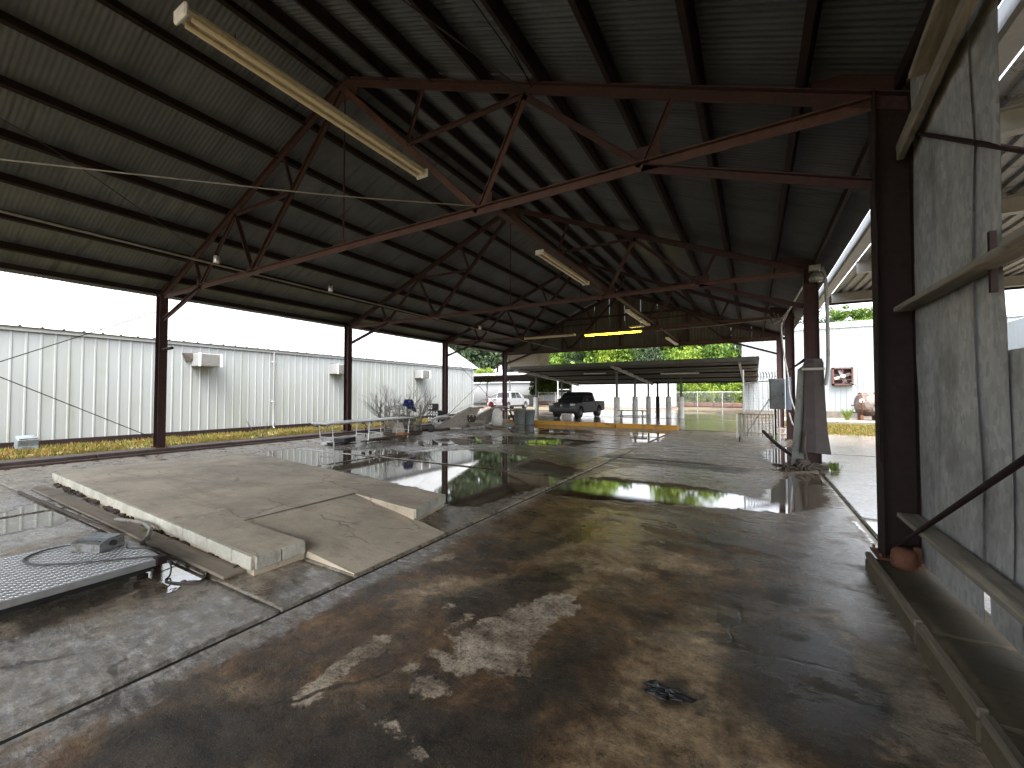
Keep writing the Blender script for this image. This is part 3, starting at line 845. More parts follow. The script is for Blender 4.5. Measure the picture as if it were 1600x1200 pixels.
# ------------------------------------------------------------------ kerbs along both sides
def kerb(x0, x1, y0, y1, h, m, seglen, name='kerb', label=''):
    root = bpy.data.objects.new(name, None); col.objects.link(root); tag(root, kind='structure'); WL[root.name] = Vector(Z3)
    y = y0
    while y < y1 - .05:
        ye = min(y + seglen, y1)
        b = MB(); b.box(((x0 + x1) / 2 + rnd.uniform(-.01, .01), (y + ye) / 2, h / 2 - .03 + rnd.uniform(-.006, .006)), (x1 - x0, ye - y - .012, h + .06), None, .015)
        b.build('kerb_stone', m, root)
        y = ye
kerb(-14.62, -14.02, -2.5, 23.8, .12, M['kerb_red'], 3.1)
kerb(-13.98, -13.86, -2.5, 19.8, .05, M['kerb_red'], 3.1)

# ------------------------------------------------------------------ right-hand wall of galvanised sheets by the near column
wall = thing('sheet_metal_wall', 'galvanised sheet metal wall on timber girts beside the nearest column', 'wall', (1.25, 3.5, 0))
def wsheet(y0, y1, z0, z1, x=1.255, rib=.0, ragged=0.0, tilt=0.0):
    b = MB(); n = 14; mrow = 10
    vs_ = []
    for i in range(n + 1):
        y = y0 + (y1 - y0) * i / n
        for j in range(mrow + 1):
            z = z0 + (z1 - z0) * j / mrow
            e = ragged * math.sin(z * 3.1 + 1.0) * (1 if i == 0 else 0) + ragged * .7 * math.sin(z * 7.3) * (1 if i == n else 0)
            xx = x + rib * (1 if (i % 4) in (1, 2) else -1) + .006 * math.sin(y * 5 + z * 2.2) + .004 * math.sin(z * 6.1 - y * 3) + tilt * (y - y0)
            vs_.append((xx, y + e, z))
    m1 = mrow + 1; nv = len(vs_)
    f = [(i * m1 + j, (i + 1) * m1 + j, (i + 1) * m1 + j + 1, i * m1 + j + 1) for i in range(n) for j in range(mrow)]
    back = [(a + .0015, c, d) for a, c, d in vs_]
    b.add(vs_, f, True); b.add(back, [q[::-1] for q in f], True)
    return b.build('wall_sheet', M['galv'], wall)
wsheet(3.82, 4.955, .14, 4.56, 1.255, .002, .02)
wsheet(3.50, 3.90, .36, 4.50, 1.272, .001, .006); wsheet(3.40, 3.812, .16, .37, 1.273, .001, .004)
wsheet(3.325, 3.62, .16, 1.86, 1.285, .001, .004)
wsheet(2.30, 3.50, .14, 1.30, 1.30, .002, .006)
for a in (1.15, 0.0, -1.15, -2.3): wsheet(a - .02, a + 1.16, .14, 4.5, 1.27, .002, .01)
def timber(name, p, q, w, h, m, up=(0, 0, 1), lab=None):
    b = MB(); b.bar(p, q, w, h, up, 0, .006); return b.build(name, m, wall)
timber('girt', (1.165, -2.3, .49), (1.165, 4.93, .535), .15, .042, M['wood'])
timber('girt', (1.165, -2.3, 2.36), (1.165, 3.02, 2.36), .16, .05, M['wood'])
timber('girt', (1.175, 3.0, 2.352), (1.165, 4.93, 2.362), .13, .045, M['wood'])
timber('girt', (1.15, 2.1, 4.22), (1.17, 4.93, 3.78), .05, .15, M['wood'])
timber('girt', (1.06, 1.9, 4.33), (1.10, 4.1, 3.97), .14, .05, M['wood'])
b = MB(); b.tube((1.09, 5.0, .22), (1.08, 2.3, 1.58), .017, 8); b.build('brace_rod', M['dark_steel'], wall)
b = MB(); b.tube((1.20, 4.82, 3.9), (1.36, 2.2, 2.2), .017, 8); b.build('brace_rod', M['dark_steel'], wall)
b = MB(); b.bar((1.225, 3.50, 2.2), (1.225, 3.50, 2.56), .03, .03, (1, 0, 0)); b.build('strap', M['dark_steel'], wall)
# kerb under it
kr = bpy.data.objects.new('wall_kerb', None); col.objects.link(kr); tag(kr, kind='structure'); WL[kr.name] = Vector(Z3)
y = -2.4
for ye in (-.6, 1.2, 2.74, 3.6, 4.98):
    b = MB(); b.box((1.13, (y + ye) / 2, .04), (.52, ye - y - .012, .14), None, .02); b.build('kerb_stone', M['kerb_dark'], kr)
    b = MB(); b.box((.90 + rnd.uniform(-.01, .01), (y + ye) / 2, .135), (.045, ye - y - .03, .05), None, .008); b.build('edge_board', M['wood_edge'], kr)
    y = ye
b = MB(); b.lathe([(.0, .0), (.085, .0), (.09, .05), (.082, .13), (.06, .16), (0, .165)], (1.10, 4.80, .115), n=14)
b.box((1.2, 4.86, .2), (.05, .05, .17)); tag(b.build('rusted_base_bracket', M['rust']), 'orange rusted iron lump on the kerb at the foot of the nearest column', 'bracket')

# conduit on the near right column, thin cable down it
b = MB(); b.poly([(1.0, 4.93, 3.95), (.985, 4.93, 3.5), (1.0, 4.94, 3.1), (.99, 4.94, 2.0), (.985, 4.94, 1.0)], .011, 6)
tag(b.build('conduit', M['dark_steel']), 'thin dark conduit running down the nearest right column', 'conduit')

# ------------------------------------------------------------------ neighbouring canopy on the right with its gutter
nb = thing('side_canopy', 'grey flat canopy with ribbed deck running alongside the shed on the right', 'canopy', (5.5, 5, 0))
ZN = 4.52
b = MB()
for i in range(9):
    x0 = 2.02 + i * .86; n = 12
    b = MB(); prof = []
    for q in range(4):
        o_ = q * .215
        prof += [(x0 + o_, 0, 0), (x0 + o_ + .10, 0, 0), (x0 + o_ + .125, 0, .045), (x0 + o_ + .19, 0, .045)]
    prof.append((x0 + .86, 0, 0))
    b.ext(prof, (0, -3.0, ZN), (0, 15.2, ZN)); b.ext([(p[0], 0, p[2] + .004) for p in prof][::-1], (0, -3.0, ZN), (0, 15.2, ZN))
    b.build('deck_panel', M['galv_dull'], nb)
for y in (-2.0, 2.0, 6.15, 8.9, 11.6, 14.95):
    b = MB()
    for dz, w in ((-.01, .14), (-.25, .14)): b.box((5.85, y, ZN + dz), (7.7, w, .014))
    b.box((5.85, y, ZN - .13), (7.7, .012, .23)); b.build('beam', M['zinc_white'], nb)
b = MB(); b.box((5.85, 15.22, ZN - .12), (7.8, .02, .34)); b.build('fascia', M['dark_steel'], nb)
for y in (-2.0, 6.1, 14.9):
    b = MB(); b.box((9.4, y, ZN / 2 - .15), (.16, .16, ZN - .28)); b.build('post', M['dark_steel'], nb)
gt = thing('gutter', 'white metal box gutter hung between the shed eave and the side canopy', 'gutter', (1.74, 8, 4.3))
b = MB(); b.ext([(1.63, 0, 4.50), (1.63, 0, 4.32), (1.66, 0, 4.29), (1.84, 0, 4.29), (1.86, 0, 4.32), (1.86, 0, 4.52), (1.84, 0, 4.52), (1.84, 0, 4.33), (1.65, 0, 4.33), (1.65, 0, 4.5)], (0, -3, 0), (0, 16.9, 0))
b.build('trough', M['zinc_white'], gt)
for y in np.arange(-2.5, 16.5, 1.55):
    b = MB(); b.box((1.745, y, 4.47), (.24, .03, .012)); b.build('strap', M['dark_steel'], gt)

# ------------------------------------------------------------------ long white building on the left
def ribbed(width, n_rib, depth, ribw=.05):
    """profile points across a metal panel: flat pans with small ribs"""
    pts = [(0, 0)]
    for i in range(n_rib):
        c = width * (i + .5) / n_rib
        pts += [(c - ribw, 0), (c - ribw * .45, depth), (c + ribw * .45, depth), (c + ribw, 0)]
    pts.append((width, 0))
    return pts
bl = thing('white_metal_building', 'long low white ribbed metal building with green algae streaks left of the shed', 'building', (-22, 9, 0))
BX, BY0, BY1, BE = -19.0, -12.0, 26.4, 3.62
pw = .914; npan = int((BY1 - BY0) / pw)
pr_ = ribbed(pw, 3, .024, .035)
me0 = None
y = BY0
while y < BY1 - .1:
    b = MB(); w = min(pw, BY1 - y)
    b.ext([(BX + d, a, .12) for a, d in pr_ if a <= w + .01][::-1], (0, y, 0), (0, y, BE - .12))
    b.build('wall_panel', M['siding'], bl)
    y += pw
b = MB(); b.box((BX + .02, (BY0 + BY1) / 2, .08), (.1, BY1 - BY0, .22)); b.build('base_trim', M['dark_steel'], bl)
b = MB(); b.box((BX + .06, (BY0 + BY1) / 2, BE - .04), (.03, BY1 - BY0 + .1, .13)); b.box((BX + .05, (BY0 + BY1) / 2, BE + .03), (.12, BY1 - BY0 + .1, .02)); b.build('eave_trim', M['roof_white'], bl)
SL = .62; RX = -25.4
y = BY0 - .1
while y < BY1 + .05:
    b = MB(); prof = ribbed(.914, 2, .035, .04)
    L0 = Vector((BX + .16, y, BE + .02)); L1 = Vector((RX, y, BE + .02 + SL * (BX + .16 - RX)))
    nrm = Vector((SL, 0, 1)).normalized()
    b.ext([(nrm.x * d, a, nrm.z * d) for a, d in prof], L0, L1)
    b.build('roof_panel', M['roof_white'], bl)
    for q in (.25, .75):
        ll = rnd.choice((.7, .9, 1.4, 2.2, 3.4)); o_ = nrm * .03 + Vector((0, .914 * q, 0)); dd = (L1 - L0).normalized()
        b = MB(); b.bar(L0 + o_, L0 + o_ + dd * ll, .035, .04, nrm); b.build('roof_rib', M['cage'], bl)
    b = MB()
    L2 = Vector((2 * RX - BX, y, BE)); b.ext([(-nrm.x * d, a, nrm.z * d) for a, d in prof][::-1], L2, L1); b.build('roof_panel', M['roof_white'], bl)
    y += .914
b = MB(); b.prism([(BX, 0), (2 * RX - BX, 0), (2 * RX - BX, BE), (RX, BE + SL * (BX - RX)), (BX, BE)], BY1 - .06, BY1, lambda a, c, d: (a, d, c)); b.build('end_wall', M['siding_clean'], bl)
b = MB(); b.prism([(BX, 0), (2 * RX - BX, 0), (2 * RX - BX, BE), (RX, BE + SL * (BX - RX)), (BX, BE)], BY0, BY0 + .06, lambda a, c, d: (a, d, c)); b.build('end_wall', M['siding_clean'], bl)
b = MB(); b.box((BX + .03, BY1 + .01, BE / 2), (.1, .1, BE - .1)); b.build('corner_trim', M['siding_clean'], bl)
# a few lifted dark laps on the roof edge seams: drip streak plates
ds = MB(); ds.poly([(BX + .09, 10.83, BE - .1), (BX + .09, 10.83, 1.35)], .04, 8); ds.poly([(BX + .09, 10.83, 1.35), (BX + .09, 10.83, .15), (BX + .2, 10.83, .08)], .038, 8)
dsp = tag(ds.build('downspout', M['zinc_white']), 'thin grey drainpipe on the long white building between two air conditioners', 'drainpipe')
for z in (3.1, 1.3):
    b = MB(); b.box((BX + .06, 10.83, z), (.1, .12, .04)); o = b.build('clamp', M['white_paint'], dsp, base=Z3)
def ac_unit(y, z, lab, pre):
    t = thing('air_conditioner', lab, 'air conditioner', (BX + .02, y, z), 0, 'window air conditioners on the white building')
    b = MB(); b.box((BX + .33, y, z + .3), (.62, .80, .5), None, .015); b.build('case', M['zinc_white'], t)
    b = MB()
    for i in range(9): b.box((BX + .645, y, z + .10 + i * .05), (.02, .62, .022))
    b.build('grille', M['cage'], t)
    for q in (-.37, .37):
        b = MB(); b.box((BX + .66, y + q, z + .3), (.03, .07, .52)); b.build('end_strip', M['white_paint'], t)
    b = MB(); b.box((BX + .3, y - .04, z + .57), (.52, .66, .03), Matrix.Rotation(.05, 3, 'Y')); b.build('cover', M['galv_dull'], t)
    if pre:
        b = MB(); b.add([(BX + .03, y - .72, z + .55), (BX + .2, y - .42, z + .55), (BX + .2, y - .42, z + .32), (BX + .03, y - .58, z + .2)], [(0, 1, 2, 3), (3, 2, 1, 0)]); b.build('torn_flashing', M['debris'], t)
ac_unit(8.03, 2.66, 'boxy air conditioner just right of the nearest left column, torn flashing beside it', True)
ac_unit(14.15, 2.62, 'wall air conditioner half hidden behind the second left column', False)
ac_unit(20.4, 2.62, 'wall air conditioner above the bare shrub, farthest of the three', False)
b = MB(); b.box((-18.3, 3.32, .2), (.35, .42, .34), Matrix.Rotation(R(18), 3, 'Y') , .02)
fl = tag(b.build('floodlight', M['panel_grey']), 'small grey floodlight box sitting in the grass against the white building', 'floodlight')
b = MB(); b.box((-18.13, 3.32, .235), (.02, .36, .2), Matrix.Rotation(R(18), 3, 'Y')); b.build('lens', M['black'], fl, base=WL['floodlight'])
b = MB(); b.box((-18.13, 3.32, .06), (.03, .40, .11)); b.build('face_plate', M['panel_grey'], fl, base=WL['floodlight'])
b = MB(); b.box((-18.5, 12.9, .08), (.35, .75, .12), None, .03); b.box((-18.45, 12.7, .17), (.2, .3, .1), None, .02)
tag(b.build('scrap_bundle', M['black']), 'flat black scrap lying in the grass below the second air conditioner', 'scrap')

# ------------------------------------------------------------------ grass strips
def grass(name, x0, x1, y0, y1, n, hmin, hmax, cmix, dens=lambda x, y: 1.0, z=-.02):
    g = np.random.default_rng(3)
    x = g.uniform(x0, x1, n); y = g.uniform(y0, y1, n)
    keep = np.array([g.random() < dens(a, b) for a, b in zip(x, y)]); x, y = x[keep], y[keep]; n = len(x)
    h = g.uniform(hmin, hmax, n); a = g.uniform(0, 6.28, n); lean = g.uniform(-.06, .06, (n, 2)); w = g.uniform(.012, .03, n)
    co = np.zeros((n, 3, 3))
    co[:, 0] = np.stack([x - np.cos(a) * w, y - np.sin(a) * w, np.full(n, z)], 1)
    co[:, 1] = np.stack([x + np.cos(a) * w, y + np.sin(a) * w, np.full(n, z)], 1)
    co[:, 2] = np.stack([x + lean[:, 0], y + lean[:, 1], z + h], 1)
    me = bpy.data.meshes.new(name)
    me.vertices.add(3 * n); me.vertices.foreach_set('co', co.ravel())
    me.loops.add(3 * n); me.loops.foreach_set('vertex_index', np.arange(3 * n, dtype=np.int32))
    me.polygons.add(n); me.polygons.foreach_set('loop_start', np.arange(0, 3 * n, 3, dtype=np.int32)); me.polygons.foreach_set('loop_total', np.full(n, 3, np.int32))
    me.update(calc_edges=True); me.materials.append(cmix)
    o = bpy.data.objects.new(name, me); col.objects.link(o)
    return o
def mat_leaf(name, stops, rough=.6, big=.5):
    t = NT(name)
    ri = t.new('ShaderNodeNewGeometry').outputs['Random Per Island']
    n = t.noise(t.P(), big, 4, .6)
    f = t.math('ADD', t.math('MULTIPLY', ri, .5), t.math('MULTIPLY', n, .6))
    c = t.ramp(f, stops)
    t.out(c, rough, 0, .3)
    tr = t.new('ShaderNodeBsdfTranslucent'); t.l.new(c, tr.inputs[0])
    mx = t.new('ShaderNodeMixShader'); mx.inputs[0].default_value = .35
    t.l.new(t.b.outputs[0], mx.inputs[1]); t.l.new(tr.outputs[0], mx.inputs[2])
    t.l.new(mx.outputs[0], t.n['Material Output'].inputs[0])
    return t.m
M['grass'] = mat_leaf('yellowing_grass', [(.25, (.05, .07, .014)), (.45, (.15, .16, .03)), (.6, (.24, .19, .05)), (.75, (.22, .12, .045))], .8, 1.2)
def mat_strip():
    t = NT('grass_strip_soil')
    n = t.noise(t.P(), .8, 6, .65); f = t.noise(t.P(), 20, 5, .7)
    c = t.ramp(n, [(.32, (.09, .095, .024)), (.5, (.15, .135, .04)), (.68, (.16, .10, .04))])
    c = t.mix(t.step(f, .5, .7), c, (.30, .25, .10))
    t.bump(f, .8, .04)
    return t.out(c, .9)
M['strip'] = mat_strip()
sheet('grass_verge', -18.95, -14.6, -6, 30, -.03, M['strip'])
tag(grass('grass', -18.9, -14.65, -1, 28, 52000, .02, .13, M['grass'], lambda x, y: .25 + .75 * (math.sin(x * 2.1 + math.sin(y * 1.3) * 2) * math.sin(y * .9 + x) > -.25)), 'yellowing short grass strip along the white building', 'grass', None, 'stuff')
sheet('grass_verge', 1.45, 14, 21.0, 28.6, -.03, M['strip'])
tag(grass('grass', 1.45, 13, 20.95, 28.5, 22000, .03, .10, M['grass']), 'yellow brown grass strip in front of the right white building', 'grass', None, 'stuff')

# ------------------------------------------------------------------ white building on the right with its fan and tank
br_ = thing('white_warehouse', 'tall white ribbed metal building beyond the shed on the right', 'building', (6, 37, 0))
x = -.7; prf = ribbed(.914, 3, .03, .045)
while x < 26:
    b = MB(); b.ext([(a, 36.0 - d, .3) for a, d in prf], (x, 0, 0), (x, 0, 5.95)); b.build('wall_panel', M['siding_clean'], br_); x += .914
b = MB(); b.box((12.7, 36.0, 6.27), (26.9, .16, .12)); b.build('eave_trim', M['roof_white'], br_)
b = MB(); b.box((12.7, 36.02, .2), (26.8, .14, .5)); b.build('plinth', M['kerb'], br_)
b = MB(); b.prism([(-.7, 36.05), (26, 36.05), (26, 50), (-.7, 50)], 0, 6.2); b.build('core', M['siding_clean'], br_)
b = MB(); b.add([(-.8, 35.9, 6.3), (26.2, 35.9, 6.3), (26.2, 43, 7.6), (-.8, 43, 7.6), (26.2, 50, 6.3), (-.8, 50, 6.3)], [(0, 1, 2, 3), (3, 2, 4, 5)]); b.build('roof', M['roof_white'], br_)
tag(sheet('paved_apron', 1.45, 14, 28.75, 35.95, -.01, mat_conc('apron_concrete', (.30, .26, .21), .2, .8, (.16, .13, .1))), kind='structure')
kk = bpy.data.objects.new('apron_kerb', None); col.objects.link(kk); tag(kk, kind='structure'); WL[kk.name] = Vector(Z3)
for i in range(5):
    b = MB(); b.box((2.7 + i * 2.5, 28.68, .04), (2.48, .2, .16), None, .015); b.build('kerb_stone', M['kerb'], kk)
fan = thing('exhaust_fan', 'square rust red exhaust fan mounted on the right white building', 'fan', (5.29, 35.9, 2.85))
b = MB()
for s in (-1, 1):
    b.box((5.29 + s * .52, 35.8, 2.85), (.1, .36, 1.2)); b.box((5.29, 35.8, 2.85 + s * .55), (1.14, .36, .1))
b.build('frame', M['pale_red'], fan)
b = MB(); b.box((5.29, 35.92, 2.85), (1.0, .06, 1.0)); b.build('back_plate', M['dark_steel'], fan)
for k in range(4):
    a = R(20 + 90 * k)
    b = MB(); b.box((5.29 + .25 * math.cos(a), 35.8, 2.85 + .25 * math.sin(a)), (.44, .03, .22), Matrix.Rotation(-a, 3, 'Y') @ Matrix.Rotation(R(28), 3, 'X')); b.build('blade', M['galv_dull'] if k % 2 else M['cage'], fan)
b = MB(); b.lathe([(0, -.2), (.13, -.2), (.13, .05), (0, .05)], (5.29, 35.75, 2.85), 'Y', 12); b.build('motor', M['white_paint'], fan)
b = MB(); b.box((5.29, 35.63, 2.62), (1.04, .03, .03)); b.box((5.29, 35.63, 2.95), (1.04, .03, .03)); b.box((5.29, 35.63, 2.8), (.05, .03, 1.0)); b.build('guard_bar', M['pale_red'], fan)
def mat_tank():
    t = NT('rust_streaked_tank')
    n = t.noise(t.P(), 1.6, 7, .7, .5)
    c = t.ramp(n, [(.36, (.03, .018, .014)), (.46, (.085, .05, .04)), (.54, (.17, .145, .125)), (.64, (.08, .055, .042))])
    return t.out(c, .6)
M['tank'] = mat_tank()
tk = thing('pressure_tank', 'fat rusty pressure tank on a skid in front of the right white building', 'tank', (6.25, 34, 0))
b = MB(); prof = [(0, -.66), (.3, -.64), (.55, -.55), (.70, -.38), (.74, -.2), (.74, .2), (.70, .38), (.55, .55), (.3, .64), (0, .66)]
b.lathe([(r, h) for r, h in prof], (6.25, 34, .98), 'X', 24); b.build('shell', M['tank'], tk)
for q in (-.36, .36):
    b = MB(); b.lathe([(.74, -.04), (.765, -.03), (.765, .03), (.74, .04)], (6.25 + q, 34, .98), 'X', 24); b.build('band', M['rust'], tk)
    b = MB(); b.box((6.25 + q, 34, .16), (.14, 1.0, .34)); b.build('saddle', M['rust'], tk)
b = MB(); b.lathe([(0, 0), (.13, 0), (.13, .1), (0, .1)], (5.86, 33.3, 1.2), 'Y', 12); b.build('flange', M['white_paint'], tk)
b = MB(); b.lathe([(0, -.12), (.18, -.1), (.2, 0), (.18, .1), (0, .12)], (6.55, 33.3, .62), 'Y', 14); b.build('flange', M['tank'], tk)
b = MB(); b.poly([(6.0, 34, 1.7), (5.95, 34.2, 2.0), (5.75, 35, 2.35), (5.7, 35.7, 2.4)], .035, 7); b.build('pipe', M['galv_dull'], tk)
b = MB(); b.tube((5.4, 33.8, .9), (5.7, 33.9, .95), .03, 6); b.tube((5.4, 33.8, .45), (5.75, 33.9, .5), .03, 6); b.build('valve', M['dark_steel'], tk)

# ------------------------------------------------------------------ carport with mono-pitch deck
cp = thing('carport', 'long grey carport with a sloping ribbed deck on pipe posts beyond the shed', 'carport', (-7, 28, 0))
CY0, CY1, CZ0, CZ1 = 24.4, 36.4, 3.44, 2.62
CX0, CX1 = -15.0, .3
sl_ = (CZ1 - CZ0) / (CY1 - CY0)
npn = 14
for i in range(npn):
    ya, yb = CY0 + (CY1 - CY0) * i / npn, CY0 + (CY1 - CY0) * (i + 1) / npn
    pts = []
    for q in range(3):
        w = (yb - ya) / 3
        for f_, d in ((0, 0), (.35, 0), (.45, .07), (.9, .07)): pts.append((ya + w * (q + f_), d))
    pts.append((yb - .004, 0))
    b = MB(); b.ext([(0, a, CZ0 + sl_ * (a - CY0) + d) for a, d in pts][::-1], (CX0, 0, 0), (CX1, 0, 0)); b.ext([(0, a, CZ0 + sl_ * (a - CY0) + d + .005) for a, d in pts], (CX0, 0, 0), (CX1, 0, 0))
    b.build('deck_panel', M['carport'], cp)
b = MB(); b.box(((CX0 + CX1) / 2, CY0 - .03, CZ0 + .0), (CX1 - CX0, .05, .22)); b.build('fascia', M['carport'], cp)
b = MB(); b.box(((CX0 + CX1) / 2, CY1 + .03, CZ1 - .0), (CX1 - CX0, .05, .2)); b.build('fascia', M['carport'], cp)
for i in range(8):
    y = CY0 + .6 + i * (CY1 - CY0 - 1.0) / 7
    b = MB(); b.box(((CX0 + CX1) / 2, y, CZ0 + sl_ * (y - CY0) - .05), (CX1 - CX0 - .1, .06, .09)); b.build('purlin', M['purlin'] if i % 2 else M['carport'], cp)
for xb in (-14.0, -7.35, -.6):
    b = MB(); b.bar((xb, CY0 + .05, CZ0 - .12), (xb, CY1 - .1, CZ1 - .12), .1, .2); b.build('beam', M['galv_dull'] if xb > -1 else M['far_white'], cp)
def post(x, y, zt_, sh=1.45, m='carport', sm='kerbw', sr=.155):
    b = MB(); b.box((x, y, zt_ / 2), (.12, .12, zt_)); o = b.build('post', M[m], cp)
    b = MB(); b.lathe([(sr, -.02), (sr, sh - .03), (sr - .03, sh), (.06, sh)], (x, y, 0), 'Z', 16); b.build('sleeve', M[sm], o)
M['kerbw'] = mat_conc('white_washed_sleeve', (.78, .77, .73), 0, 1.0, (.55, .53, .48))
zc = lambda y: CZ0 + sl_ * (y - CY0) - .2
for x, y in ((-7.35, 25.6), (-7.35, 30.2), (-7.35, 34.6), (-14.0, 27.6), (-14.0, 32.4), (-6.4, 33.4), (-5.3, 31.6), (-4.3, 30.6)):
    dk = (x == -6.4)
    post(x, y, zc(y), 1.45 if x != -14.0 else 1.4, 'dark_steel' if dk else 'carport', 'dark_steel' if dk else 'kerbw', .19 if not dk else .14)
M['lens'] = plain('white_lens', (.7, .7, .68), .4)
for (x, y, w) in ((-9.6, 28.0, 1.6), (-4.2, 29.2, 2.4)):
    b = MB(); b.box((x, y, zc(y) + .1), (w, .16, .09), None, .02); o = tag(b.build('strip_light', M['lens']), 'white strip light under the carport deck, %s' % ('shorter one above the black pickup' if w < 2 else 'longer one toward its right end'), 'light', 'strip lights under the carport')
    b = MB(); b.box((x, y, zc(y) + .165), (w * .8, .06, .04)); b.build('mount', M['dark_steel'], o, base=WL[o.name])
# second flat canopy and far buildings
cn = thing('far_canopy', 'low white roofed canopy far behind the white pickup', 'canopy', (-36, 50, 0))
b = MB(); b.add([(-60, 46, 4.15), (-25.5, 46, 4.15), (-25.5, 57, 5.2), (-60, 57, 5.2), (-25.5, 68, 4.15), (-60, 68, 4.15)], [(0, 1, 2, 3), (3, 2, 4, 5)]); b.build('roof', M['roof_white'], cn)
b = MB(); b.box((-42.7, 57, 4.08), (34, 22, .06)); b.build('soffit', M['dark_steel'], cn)
for x in (-46, -39.5, -33.6, -27.5):
    b = MB(); b.box((x, 46.6, 1.75), (.16, .16, 3.5)); o = b.build('post', M['carport'], cn); b = MB(); b.lathe([(.26, 0), (.26, 1.6), (.1, 1.62)], (x, 46.6, 0), 'Z', 12); b.build('sleeve', M['kerbw'], o)
f1 = thing('far_white_shed', 'pale white ribbed metal shed seen under the carport', 'building', (-15, 54, 0))
x = -21.0
while x < -8.8:
    b = MB(); b.ext([(a, 52.0 - d, .35) for a, d in ribbed(1.0, 2, .04, .06)], (x, 0, 0), (x, 0, 4.3)); b.build('wall_panel', M['far_white'], f1); x += 1.0
b = MB(); b.prism([(-21, 52.06), (-9, 52.06), (-9, 60), (-21, 60)], 0, 4.3); b.build('core', M['far_white'], f1)
b = MB(); b.add([(-21.3, 51.8, 4.66), (-8.7, 51.8, 4.66), (-8.7, 60, 5.4), (-21.3, 60, 5.4)], [(0, 1, 2, 3)]); b.build('roof', M['roof_white'], f1)
b = MB(); b.box((-23.0, 51.9, 2.0), (.12, .12, 3.2)); b.box((-22.2, 51.9, 2.3), (1.7, .08, .1)); b.build('rail', M['far_white'], f1)
f2 = thing('far_white_hall', 'wide blank white building farthest back behind the white pickup', 'building', (-42, 72, 0))
b = MB(); b.prism([(-64, 70.0), (-26, 70.0), (-26, 82), (-64, 82)], 0, 3.9); b.build('wall', M['far_white'], f2)
b = MB(); b.add([(-64.5, 69.6, 3.9), (-25.5, 69.6, 3.9), (-25.5, 76, 6), (-64.5, 76, 6), (-25.5, 82.4, 3.9), (-64.5, 82.4, 3.9)], [(0, 1, 2, 3), (3, 2, 4, 5)]); b.build('roof', M['roof_white'], f2)
pf = thing('panel_fence', 'weathered grey panel fence between the two pickups far back', 'fence', (-29, 62, 0))
for i in range(9):
    b = MB(); b.ext([(a, 62 - d, 0.0) for a, d in ribbed(1.0, 4, .05, .06)], (-34 + i * 1.0, 0, 0), (-34 + i * 1.0, 0, 1.55 + rnd.uniform(-.05, .05))); b.build('fence_panel', M['galv_dull'] if i % 3 else M['tan_metal'], pf)
b = MB(); b.prism([(8, 33), (30, 33), (30, 50), (8, 50)], 0, .01); 
fr = thing('far_right_building', 'pale gable ended building at the right edge beyond the metal wall', 'building', (17, 36, 0))
b = MB(); b.prism([(12.2, 0), (30, 0), (30, 5.6), (21, 8.8), (12.2, 5.6)], 30.0, 35.5, lambda a, c, d: (a, d, c)); b.build('wall', M['siding_clean'], fr)
b = MB(); b.bar((11.9, 29.9, 5.62), (21, 29.9, 8.95), .3, .12); b.build('roof_edge', M['roof_white'], fr)

# ------------------------------------------------------------------ chain link fence
cf = thing('chain_link_fence', 'chain link fence in front of the green trees beyond the yard', 'fence', (-6, 60, 0))
b = MB(); b.tube((-30, 60, 1.95), (-.8, 60, 1.95), .03, 6); b.build('top_rail', M['alu'], cf)
xx = -30.0
while xx < -.7:
    b = MB(); b.tube((xx, 60, 0), (xx, 60, 2.05), .045, 7); b.build('post', M['alu'], cf); xx += 2.95
b = MB()
for i in range(146):
    xa = -30 + i * .2
    for sg in (1, -1):
        xb = xa + sg * 1.9
        if -30 <= xb <= -.8: b.bar((xa, 60 + .01 * sg, .05), (xb, 60 + .01 * sg, 1.95), .008, .008)
tag(b.build('mesh', M['alu'], cf), kind='stuff')
b = MB(); b.box((-12, 59.6, .55), (26, .3, 1.0)); 
rb = thing('low_bank', 'low rust brown bank along the foot of the chain link fence', 'bank', (-6, 60.6, 0))
b = MB()
for i in range(26):
    b.box((-30 + i * 1.13, 60.6, .25), (1.14, .5, .6 + rnd.uniform(-.06, .06)), Matrix.Rotation(rnd.uniform(-.05, .05), 3, 'Z'), .08)
b.build('earth', plain('rust_brown_earth', (.13, .06, .045), .9, 0, .3, 2, None, .5), rb)

